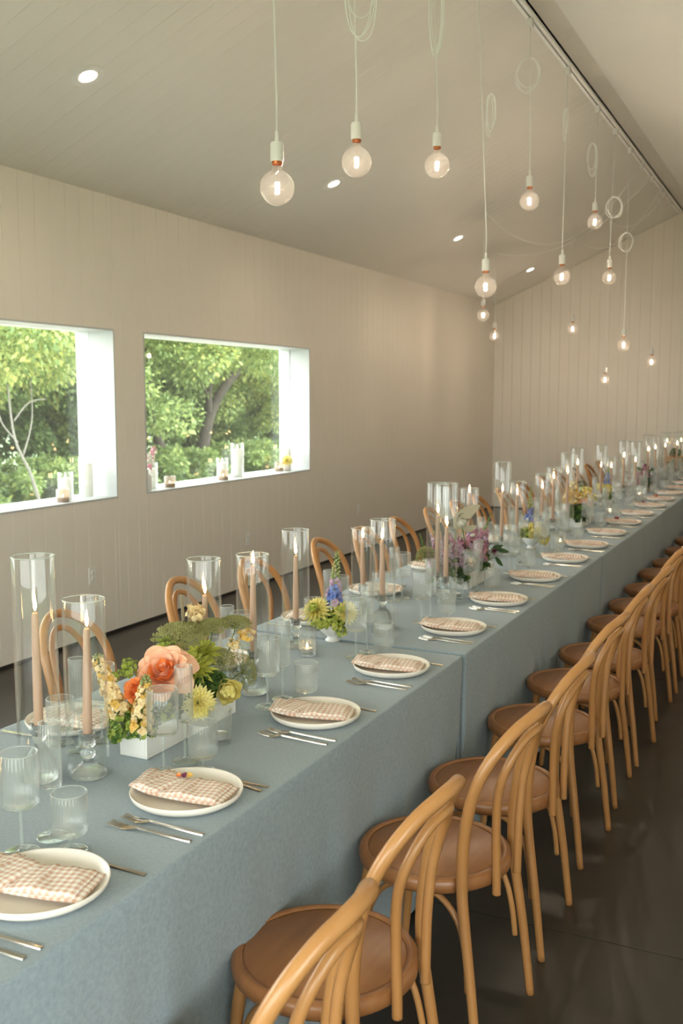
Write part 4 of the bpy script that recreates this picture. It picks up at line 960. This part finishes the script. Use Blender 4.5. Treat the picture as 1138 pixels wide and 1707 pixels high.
leafy('leaf_spray', None, F3(4.75), [((-1.45, 4.83, T + .14), (.75, .2, -.2), .07, .012), ((-1.45, 4.82, T + .10), (.5, .1, -.7), .065, .011), ((-1.46, 4.80, T + .15), (.8, .4, .15), .06, .011)], 'dkgreen', 'pointed dark leaves reaching out at the aisle side of the pink arrangement')
leafy('leaf_spray', None, F3(4.46), [((-1.58, 4.33, T + .065), (-.5, -.4, -.25), .07, .013), ((-1.60, 4.36, T + .09), (-.6, .1, .0), .06, .012), ((-1.54, 4.36, T + .10), (.1, -.8, -.8), .08, .016), ((-1.52, 4.37, T + .12), (.3, -.7, -.6), .08, .018)], 'green', 'broad green leaves low on the near end of the pink arrangement')
filler_mass('cream_florets', [((-1.62, 4.36, T + .17), .030), ((-1.60, 4.34, T + .10), .028)], 'bud', 'pale green buds between the tall cylinders and the pink arrangement', n=90, s=.010, seed=23)
paper_card((-1.575, 4.58, T + .255), .43, (0, .52), 'Four', 'pale pointed paper card with handwritten word standing in the pink arrangement')
# ---- arrangement four: footed bowl (y ~5.7)
footed(-1.535, 5.83, 'white footed bowl with round yellow bloom, second footed bowl from the camera')
F4 = (-1.535, 5.83, T + .05)
ball_bloom('peony', (-1.485, 5.765, T + .115), (.3, -.9, .3), .062, 'yellow', F4, 'large round yellow peony in the second footed bowl', 'flower', n=36, seed=60)
spike('delphinium', (-1.565, 5.88, T + .16), (-1.562, 5.90, T + .37), .022, 'blue', 46, 'blue delphinium spike with pale buds behind the large yellow peony', 'flower', F4, fr=.018, bud_from=.38, seed=61, second='lilac')
filler_mass('lime_bracts', [((-1.55, 5.81, T + .10), .045), ((-1.60, 5.80, T + .10), .04)], 'chartreuse', 'lime greenery in the second footed bowl', n=160, s=.010, seed=62, m2='green')
ball_bloom('peony', (-1.455, 5.82, T + .060), (.7, -.6, .1), .040, 'yellow', F4, 'smaller yellow bloom drooping from the second footed bowl', 'flower', n=26, seed=63)
# ---- arrangement five: golden (y ~7.0)
trough((-1.51, 7.12, T + .0008), .084, .40, .071, 'long white trough planter under the golden arrangement')
F5 = lambda y: (-1.51, y, T + .055)
for i, (x, y, z, m_) in enumerate([(-1.58, 6.98, .22, 'gold'), (-1.55, 7.03, .20, 'cream'), (-1.53, 7.0, .14, 'gold'), (-1.52, 7.08, .185, 'gold'), (-1.56, 7.05, .26, 'cream'), (-1.49, 7.2, .19, 'gold')]):
    spike('stock_spike', (x, y, T + z - .07), (x, y - .01, T + z + .06), .026, m_, 24, '%s stock spike in the golden arrangement, %s counting away from the camera' % ({'gold': 'golden', 'cream': 'cream'}[m_], ordw(i)), 'flower', F5(y), fr=.022, bud_from=.97, seed=70 + i, second='cream' if m_ == 'gold' else 'gold')
rose('garden_rose', (-1.475, 7.05, T + .15), (.5, -.8, .2), .048, 'peach', 'peach', F5(7.1), 'peach rose at the aisle side of the golden arrangement', n=24, outer=6, seed=77)
ball_bloom('peony', (-1.47, 7.0, T + .12), (.5, -.8, .2), .040, 'yellow', F5(7.05), 'yellow bloom below the peach rose in the golden arrangement', 'flower', n=24, seed=78)
umbel('green_umbel', (-1.54, 7.22, T + .295), (.1, -.3, 1), .055, 'dkgreen', F5(7.2), 'dark green umbel on top of the golden arrangement', seed=79, dome=.5)
umbel('green_umbel', (-1.49, 7.12, T + .20), (.3, -.6, .7), .045, 'umbel', F5(7.15), 'green umbel in the middle of the golden arrangement', seed=80, dome=.5)
filler_mass('dark_foliage', [((-1.50, 6.95, T + .08), .055), ((-1.49, 6.98, T + .12), .05), ((-1.55, 6.95, T + .11), .05)], 'green', 'green leaves low at the near end of the golden arrangement', n=200, s=.020, seed=81, m2='dkgreen')
filler_mass('cream_florets', [((-1.56, 7.45, T + .20), .055), ((-1.50, 7.35, T + .17), .05)], 'yellow', 'yellow florets at the far end of the golden arrangement', n=90, s=.016, seed=82)
# ---- far arrangements
footed(-1.56, 8.32, 'white footed bowl with small yellow blooms, third footed bowl from the camera')
ball_bloom('peony', (-1.55, 8.28, T + .16), (.2, -.9, .3), .050, 'yellow', (-1.56, 8.32, T + .05), 'yellow peony in the third footed bowl', 'flower', n=24, seed=90)
ball_bloom('peony', (-1.61, 8.30, T + .17), (-.2, -.9, .3), .045, 'yellow', (-1.56, 8.32, T + .05), 'yellow peony on the window side of the third footed bowl', 'flower', n=24, seed=91)
spike('delphinium', (-1.57, 8.33, T + .17), (-1.565, 8.35, T + .33), .022, 'blue', 30, 'blue delphinium in the third footed bowl, far from the camera', 'flower', (-1.56, 8.32, T + .05), fr=.020, bud_from=.7, seed=92)
filler_mass('lime_bracts', [((-1.56, 8.30, T + .10), .05)], 'green', 'greenery in the third footed bowl', n=80, s=.016, seed=93)
trough((-1.50, 9.87, T + .0008), .084, .40, .071, 'white trough planter under the distant dusky pink arrangement')
for i, (x, y, z, m_) in enumerate([(-1.55, 9.75, .14, 'pink'), (-1.50, 9.80, .17, 'pink'), (-1.46, 9.86, .13, 'lilac'), (-1.52, 9.95, .20, 'burg')]):
    spike('stock_spike', (x, y, T + z - .07), (x + .01, y, T + z + .06), .030, m_, 22, 'dusky pink stock spike in the distant pink arrangement, %s counting away' % ordw(i), 'flower', (-1.50, y, T + .055), fr=.026, bud_from=.97, seed=94 + i, second='pink')
filler_mass('dark_foliage', [((-1.50, 9.80, T + .10), .07), ((-1.47, 9.90, T + .16), .06)], 'dkgreen', 'dark foliage in the distant pink arrangement', n=150, s=.024, seed=99, m2='green')
leafy('leaf_spray', None, (-1.50, 9.9, T + .055), [((-1.47, 9.98, T + .19), (.6, .1, .6), .07, .016), ((-1.54, 9.92, T + .20), (-.5, .1, .3), .07, .016)], 'dkgreen', 'dark pointed leaves above the distant pink arrangement')
trough((-1.54, 12.2, T + .0008), .084, .40, .071, 'white trough planter under the farthest golden arrangement')
for i, (x, y, z, m_) in enumerate([(-1.58, 12.1, .17, 'gold'), (-1.50, 12.1, .15, 'yellow'), (-1.54, 12.2, .24, 'orange'), (-1.47, 12.25, .18, 'gold')]):
    ball_bloom('garden_bloom', (x, y, T + z), (.2, -.9, .4), .06, m_, (-1.54, y, T + .055), '%s bloom of the farthest arrangement, %s counting away' % ({'gold': 'golden', 'yellow': 'yellow', 'orange': 'orange'}[m_], ordw(i)), 'flower', n=20, seed=100 + i)
filler_mass('dark_foliage', [((-1.53, 12.1, T + .10), .08), ((-1.52, 12.2, T + .26), .05)], 'green', 'foliage in the farthest golden arrangement', n=120, s=.03, seed=110)
# small blooms laid on four napkins
for i, (x, y, cols, lb) in enumerate([(-1.282, 1.835, ('orange', 'burg', 'gold'), 'tiny orange, purple and yellow blooms tucked in the second napkin'),
        (-1.30, 7.27, ('burg', 'red'), 'dark red bloom on a napkin two thirds down the table'), (-1.30, 8.50, ('burg',), 'small dark bloom on a napkin farther down the table'), (-1.29, 9.1, ('orange', 'red'), 'orange red bloom on a distant napkin')]):
    o = empty('blossom_sprig', (x, y, T + .033), label=lb, cat='flower')
    for k, c in enumerate(cols):
        link('bloom', MB().add(*floret(.009 if i == 0 else .018, 300 + k)).mesh(), M[c], o, ((k - 1) * .011 if i == 0 else k * .01, (k - 1) * .006 if i == 0 else 0, .002), (.5, 0, 0))

# ================================================================ things on the window sills
SZ = SILL + .0125
def pillar(x, y, r, hw, hg, label):
    o = link('pillar_cylinder', MB().add(*lathe([(0, .001), (r + .012, 0), (r + .014, .003), (r + .014, hg), (r + .012, hg), (r + .012, .004), (0, .004)], 40)).mesh(), M['thin'], None, (x, y, SZ), label='clear glass cylinder around the ' + label, cat='glass cylinder', group='glass cylinders on the sills')
    p = empty('pillar_candle', (x, y, SZ + .0045), label=label, cat='candle', group='white pillar candles on the sills')
    link('wax', MB().add(*lathe([(0, 0), (r, 0), (r, hw - .004), (r - .004, hw), (r * .6, hw - .003), (0, hw - .006)], 32)).mesh(), M['whitewax'], p)
    link('wick', wick_me, M['wick'], p, (0, 0, hw - .007)); link('flame', flame_me, M['flame'], p, (0, 0, hw - .002))
pillar(-4.60, 5.48, .043, .235, .285, 'tall white pillar candle on the first window sill')
pillar(-4.60, 5.26, .038, .145, .190, 'shorter white pillar candle on the first window sill')
pillar(-4.60, 6.22, .036, .150, .200, 'white pillar candle behind the pink stem on the second sill')
pillar(-4.605, 7.235, .036, .135, .180, 'middle white pillar candle on the second sill')
pillar(-4.61, 7.49, .043, .240, .295, 'tallest white pillar candle on the second sill')
pillar(-4.60, 8.38, .038, .200, .250, 'white pillar candle at the far end of the second sill')
for x, y, lb in ((-4.53, 5.15, 'smoky votive glass on the first window sill'), (-4.535, 6.37, 'smoky votive glass beside the pink stem on the second sill'), (-4.53, 7.13, 'smoky votive glass in front of the middle pillar candle'), (-4.60, 8.22, 'smoky votive glass near the far end of the second sill')):
    o = empty('votive_glass', (x, y, SZ), label=lb, cat='votive holder', group='smoky votives on the sills')
    link('cup', MB().add(*lathe([(0, .001), (.042, 0), (.044, .003), (.044, .088), (.0415, .088), (.041, .004), (0, .004)], 36)).mesh(), M['votivesmoke'], o)
    link('wax_fill', MB().add(*lathe([(0, .006), (.040, .006), (.040, .030), (0, .030)], 28)).mesh(), M['sand'], o); link('flame', tflame, M['flame'], o, (0, 0, .033))
o = link('bottle_vase', MB().add(*lathe([(0, .001), (.030, 0), (.033, .004), (.034, .09), (.032, .11), (.016, .128), (.013, .150), (.016, .158), (.013, .158), (.010, .148), (.010, .13), (0, .12)], 32)).mesh(), M['ceramic'], None, (-4.52, 6.06, SZ), label='slim white bottle vase at the near end of the second sill', cat='vase')
spike('stock_spike', (-4.52, 6.065, SZ + .17), (-4.50, 6.15, SZ + .345), .026, 'rosepink', 44, 'pink flowering stem in the bottle vase on the second sill', 'flower', (-4.52, 6.06, SZ + .125), fr=.022, bud_from=.85, seed=130, second='white')
link('bud_vase', MB().add(*lathe([(0, .001), (.022, 0), (.026, .004), (.034, .06), (.034, .062), (.031, .06), (.022, .01), (0, .008)], 28)).mesh(), M['ceramic'], None, (-4.56, 8.36 - .06, SZ), label='small white cup vase at the far end of the second sill', cat='vase')
ball_bloom('dahlia', (-4.55, 8.29, SZ + .105), (.5, -.6, .5), .055, 'yellow', (-4.56, 8.30, SZ + .03), 'pale yellow bloom in the cup vase on the second sill', 'flower', n=70, seed=131, point=1)

# ================================================================ outside
def fast_mesh(V, nper, Fidx, mats, mi=None):
    me = bpy.data.meshes.new('foliage'); n = len(V)
    me.vertices.add(n); me.vertices.foreach_set('co', V.reshape(-1).astype(np.float32))
    F = Fidx.reshape(-1, 3); me.loops.add(F.size); me.loops.foreach_set('vertex_index', F.reshape(-1).astype(np.int32))
    me.polygons.add(len(F)); me.polygons.foreach_set('loop_start', np.arange(0, F.size, 3, dtype=np.int32))
    me.update(); me.validate()
    for m_ in mats: me.materials.append(m_)
    if mi is not None: me.polygons.foreach_set('material_index', mi.astype(np.int32))
    return me
def leaves_mesh(centres, radii, n, size, mats, seed, droop=.3):
    g = np.random.default_rng(seed); C = np.array(centres); R = np.array(radii); pr = R ** 2 / (R ** 2).sum()
    k = g.choice(len(C), n, p=pr); d = g.normal(size=(n, 3)); d /= np.linalg.norm(d, axis=1)[:, None]
    P = C[k] + d * (R[k] * g.uniform(.45, 1.05, n))[:, None] * np.array([1, 1, .7])
    ax = d + g.normal(size=(n, 3)) * .6 + np.array([0, 0, -droop]); ax /= np.linalg.norm(ax, axis=1)[:, None]
    nr = g.normal(size=(n, 3)) * .6 + np.array([0, 0, 1.0]) + d * .5; sd = np.cross(ax, nr); sd /= (np.linalg.norm(sd, axis=1)[:, None] + 1e-9); up = np.cross(sd, ax)
    L = size * g.uniform(.6, 1.3, n)[:, None]; W = L * .28
    V = np.stack([P, P + ax * L * .45 + sd * W, P + ax * L + up * L * -.1, P + ax * L * .45 - sd * W, P + ax * L * .5 + up * L * -.06], 1).reshape(-1, 3)
    base = (np.arange(n) * 5)[:, None]; F = np.concatenate([base + np.array([0, 1, 4]), base + np.array([1, 2, 4]), base + np.array([2, 3, 4]), base + np.array([3, 0, 4])], 1)
    mi = np.repeat(g.integers(0, len(mats), n), 4)
    return fast_mesh(V, 5, F, mats, mi)
LM = [mat('tree_leaf_light', (.35, .42, .14), .5, scale=.8, col2=(.25, .33, .11), trans=.45), mat('tree_leaf_mid', (.22, .31, .10), .5, scale=.8, col2=(.15, .23, .08), trans=.4), mat('tree_leaf_yellow', (.50, .52, .17), .5, scale=.8, col2=(.38, .43, .14), trans=.45)]
DM = [mat('shrub_leaf_dark', (.19, .28, .09), .5, scale=.8, col2=(.12, .20, .07), trans=.4), mat('shrub_leaf_mid', (.21, .30, .11), .5, scale=.8, col2=(.14, .22, .08), trans=.45)]
M['bark'] = mat('dark_bark', (.075, .062, .050), .9, var=.4, scale=12, bump=.6, bscale=30)
M['twig'] = mat('grey_dead_twig', (.20, .19, .17), .9)
M['lawn'] = mat('dark_lawn', (.07, .13, .035), .9, var=.5, scale=6)  # dark green grass, varied at random
struct('unseen_bounce_slab', boxm(-9.2, WX - .34, -6, 22, -.3, -.12), mat('pale_bounce_slab', (.40, .38, .34), .8, var=.1))  # unseen pale slab added to bounce daylight up to the ceiling
struct('ground', boxm(-60, 60, -40, 80, -.5, -.16), M['lawn'])
def crown(seed, n, rad, h, size, mats, k=26, flat=1):
    r = random.Random(seed); cs = []; rs = []
    for i in range(k):
        a = r.uniform(0, 6.28); q = math.sqrt(r.random()) * rad; zz = r.uniform(.0, 1) ** .8 * h
        cs.append((q * math.cos(a), q * math.sin(a), zz)); rs.append(r.uniform(.28, .5) * rad * .55)
    return leaves_mesh(cs, rs, n, size, mats, seed)
shr = [crown(1, 9000, 1.2, 2.6, .105, DM + [LM[1]]), crown(2, 9000, 1.2, 2.4, .10, [DM[1], LM[1], DM[0]]), crown(3, 8000, 1.1, 2.1, .10, [LM[1], DM[1], LM[0]])]
crn = [crown(11, 26000, 2.6, 3.4, .10, [LM[0], LM[1], LM[2]], k=46), crown(12, 26000, 2.6, 3.2, .10, [LM[0], LM[1]], k=46), crown(13, 22000, 2.2, 3.0, .10, [LM[0], LM[2], LM[1]], k=40)]
und = crown(21, 5000, .9, .8, .10, [DM[1], LM[1], LM[0]])
def limb(pts, r0, r1, seg=10):
    P = crom(pts, 5); n = len(P); return tube(P, [r0 + (r1 - r0) * i / (n - 1) for i in range(n)], seg)
def tree(x, y, h0, ci, label, trunkpts=None, lim=(), sc_=1.0, rz=0, tr=.13):
    o = empty('tree', (x, y, -.16), label=label, cat='tree', group='trees beyond the windows')
    tp = trunkpts or [(0, 0, -.05), (.05, .04, 1.2), (-.05, .1, 2.6), (0, .0, 4.2)]
    t = link('trunk', MB().add(*limb(tp, tr, tr * .45)).mesh(), M['bark'], o)
    for l in lim: link('branch', MB().add(*limb(l[0], l[1], l[1] * .4, 8)).mesh(), M['bark'], t)
    link('foliage', crn[ci], None, o, (0, 0, h0), (0, 0, rz), kind='stuff').scale = (sc_, sc_, sc_)
    return o
# forked dark tree in the middle of the second window, leaning tree at its near edge
tree(-12.0, 17.85, 2.45, 0, 'forked dark tree in the middle of the second window', [(0, 0, -.05), (.0, .25, .7), (0, .55, 1.45), (0, 1.2, 2.1), (0, 2.1, 2.7), (0, 2.6, 3.6)],
     [([(0, .5, 1.4), (0, .55, 2.1), (.1, .8, 2.9), (.1, 1.0, 4.2)], .085), ([(0, .55, 1.7), (.1, -.1, 2.3), (.1, -1.1, 2.7)], .04)], tr=.15, rz=1.0)
tree(-12.0, 16.95, 2.6, 1, 'leaning dark tree at the near edge of the second window', [(0, 0, -.05), (0, -.2, .5), (0, -.6, 1.3), (0, -.75, 2.4), (0, -.7, 4)], tr=.13, rz=2.2)
tree(-11.0, 10.9, 2.0, 2, 'leafy bright green tree seen through the first window', rz=.4, sc_=.95)
tree(-12.9, 15.4, 1.4, 1, 'green tree between the two windows', rz=1.4)
tree(-13.4, 20.6, 1.1, 2, 'bright tree at the far side of the second window', rz=3.0)
tree(-12.5, 22.6, 1.8, 0, 'tree seen at the far edge of the second window', rz=4.0)
tree(-12.0, 10.6, 1.9, 0, 'tree at the outer edge of the first window', rz=5.0)
tree(-16.0, 18.5, 0.9, 1, 'tall tree behind the forked dark tree', rz=.2, sc_=1.3)
tree(-16.0, 14.5, 0.9, 0, 'tall tree behind the bright green tree', rz=2.6, sc_=1.3)
tree(-16.5, 22.8, 0.9, 2, 'tall tree behind the far window edge', rz=3.6, sc_=1.4)
tree(-16.5, 26.5, 0.9, 0, 'tall tree farthest beyond the second window', rz=1.1, sc_=1.4)
tree(-15.5, 10.5, 0.9, 1, 'tall tree behind the outer edge of the first window', rz=4.6, sc_=1.3)
i = 0
for x0, ys_, s_ in ((-13.6, [8.6, 10.2, 11.8, 13.3, 14.9, 16.4, 18.0, 19.6, 21.2, 22.8, 24.5], 1.15), (-17.5, [12, 14.5, 17, 19.5, 22, 24.5, 27, 29.5, 32], 1.8)):
    for y in ys_:
        r_ = random.Random(i + 5)
        link('leafy_shrub', shr[i % 3], None, None, (x0 + r_.uniform(-.5, .5), y, -.2), (0, 0, r_.uniform(0, 6)), label='dense green shrub of the %s row beyond the lawn, %s from the camera' % (('nearer', 'farther')[s_ > 1.5], ordw(i if s_ < 1.5 else i - 11)), cat='shrub', group='shrubs beyond the windows').scale = (s_, s_, s_ * .95)
        i += 1
for k, (x, y) in enumerate(((-11.3, 11.0), (-11.5, 12.8), (-11.2, 14.6), (-11.6, 16.2), (-11.3, 18.6), (-11.6, 19.9), (-11.4, 21.4))):
    link('low_bush', und, None, None, (x, y, -.25), (0, 0, k * 1.3), label='low leafy bush at the foot of the trees, %s from the camera' % ordw(k), cat='shrub', group='low bushes under the trees')
o = empty('dead_branch', (-10.2, 10.65, -.16), label='pale bare dead branch before the shrubs in the first window', cat='branch')
link('limb', MB().add(*limb([(0, .55, 0), (0, .3, .7), (0, .0, 1.25), (0, -.1, 2.0)], .03, .012, 6)).mesh(), M['twig'], o)
for q in ([(0, .15, 1.0), (0, .35, 1.5), (0, .35, 2.1)], [(0, .05, 1.2), (0, -.25, 1.5), (0, -.3, 1.9)], [(0, .0, 1.5), (0, .3, 1.75), (0, .65, 1.8)]):
    link('twig', MB().add(*limb(q, .014, .006, 5)).mesh(), M['twig'], o)
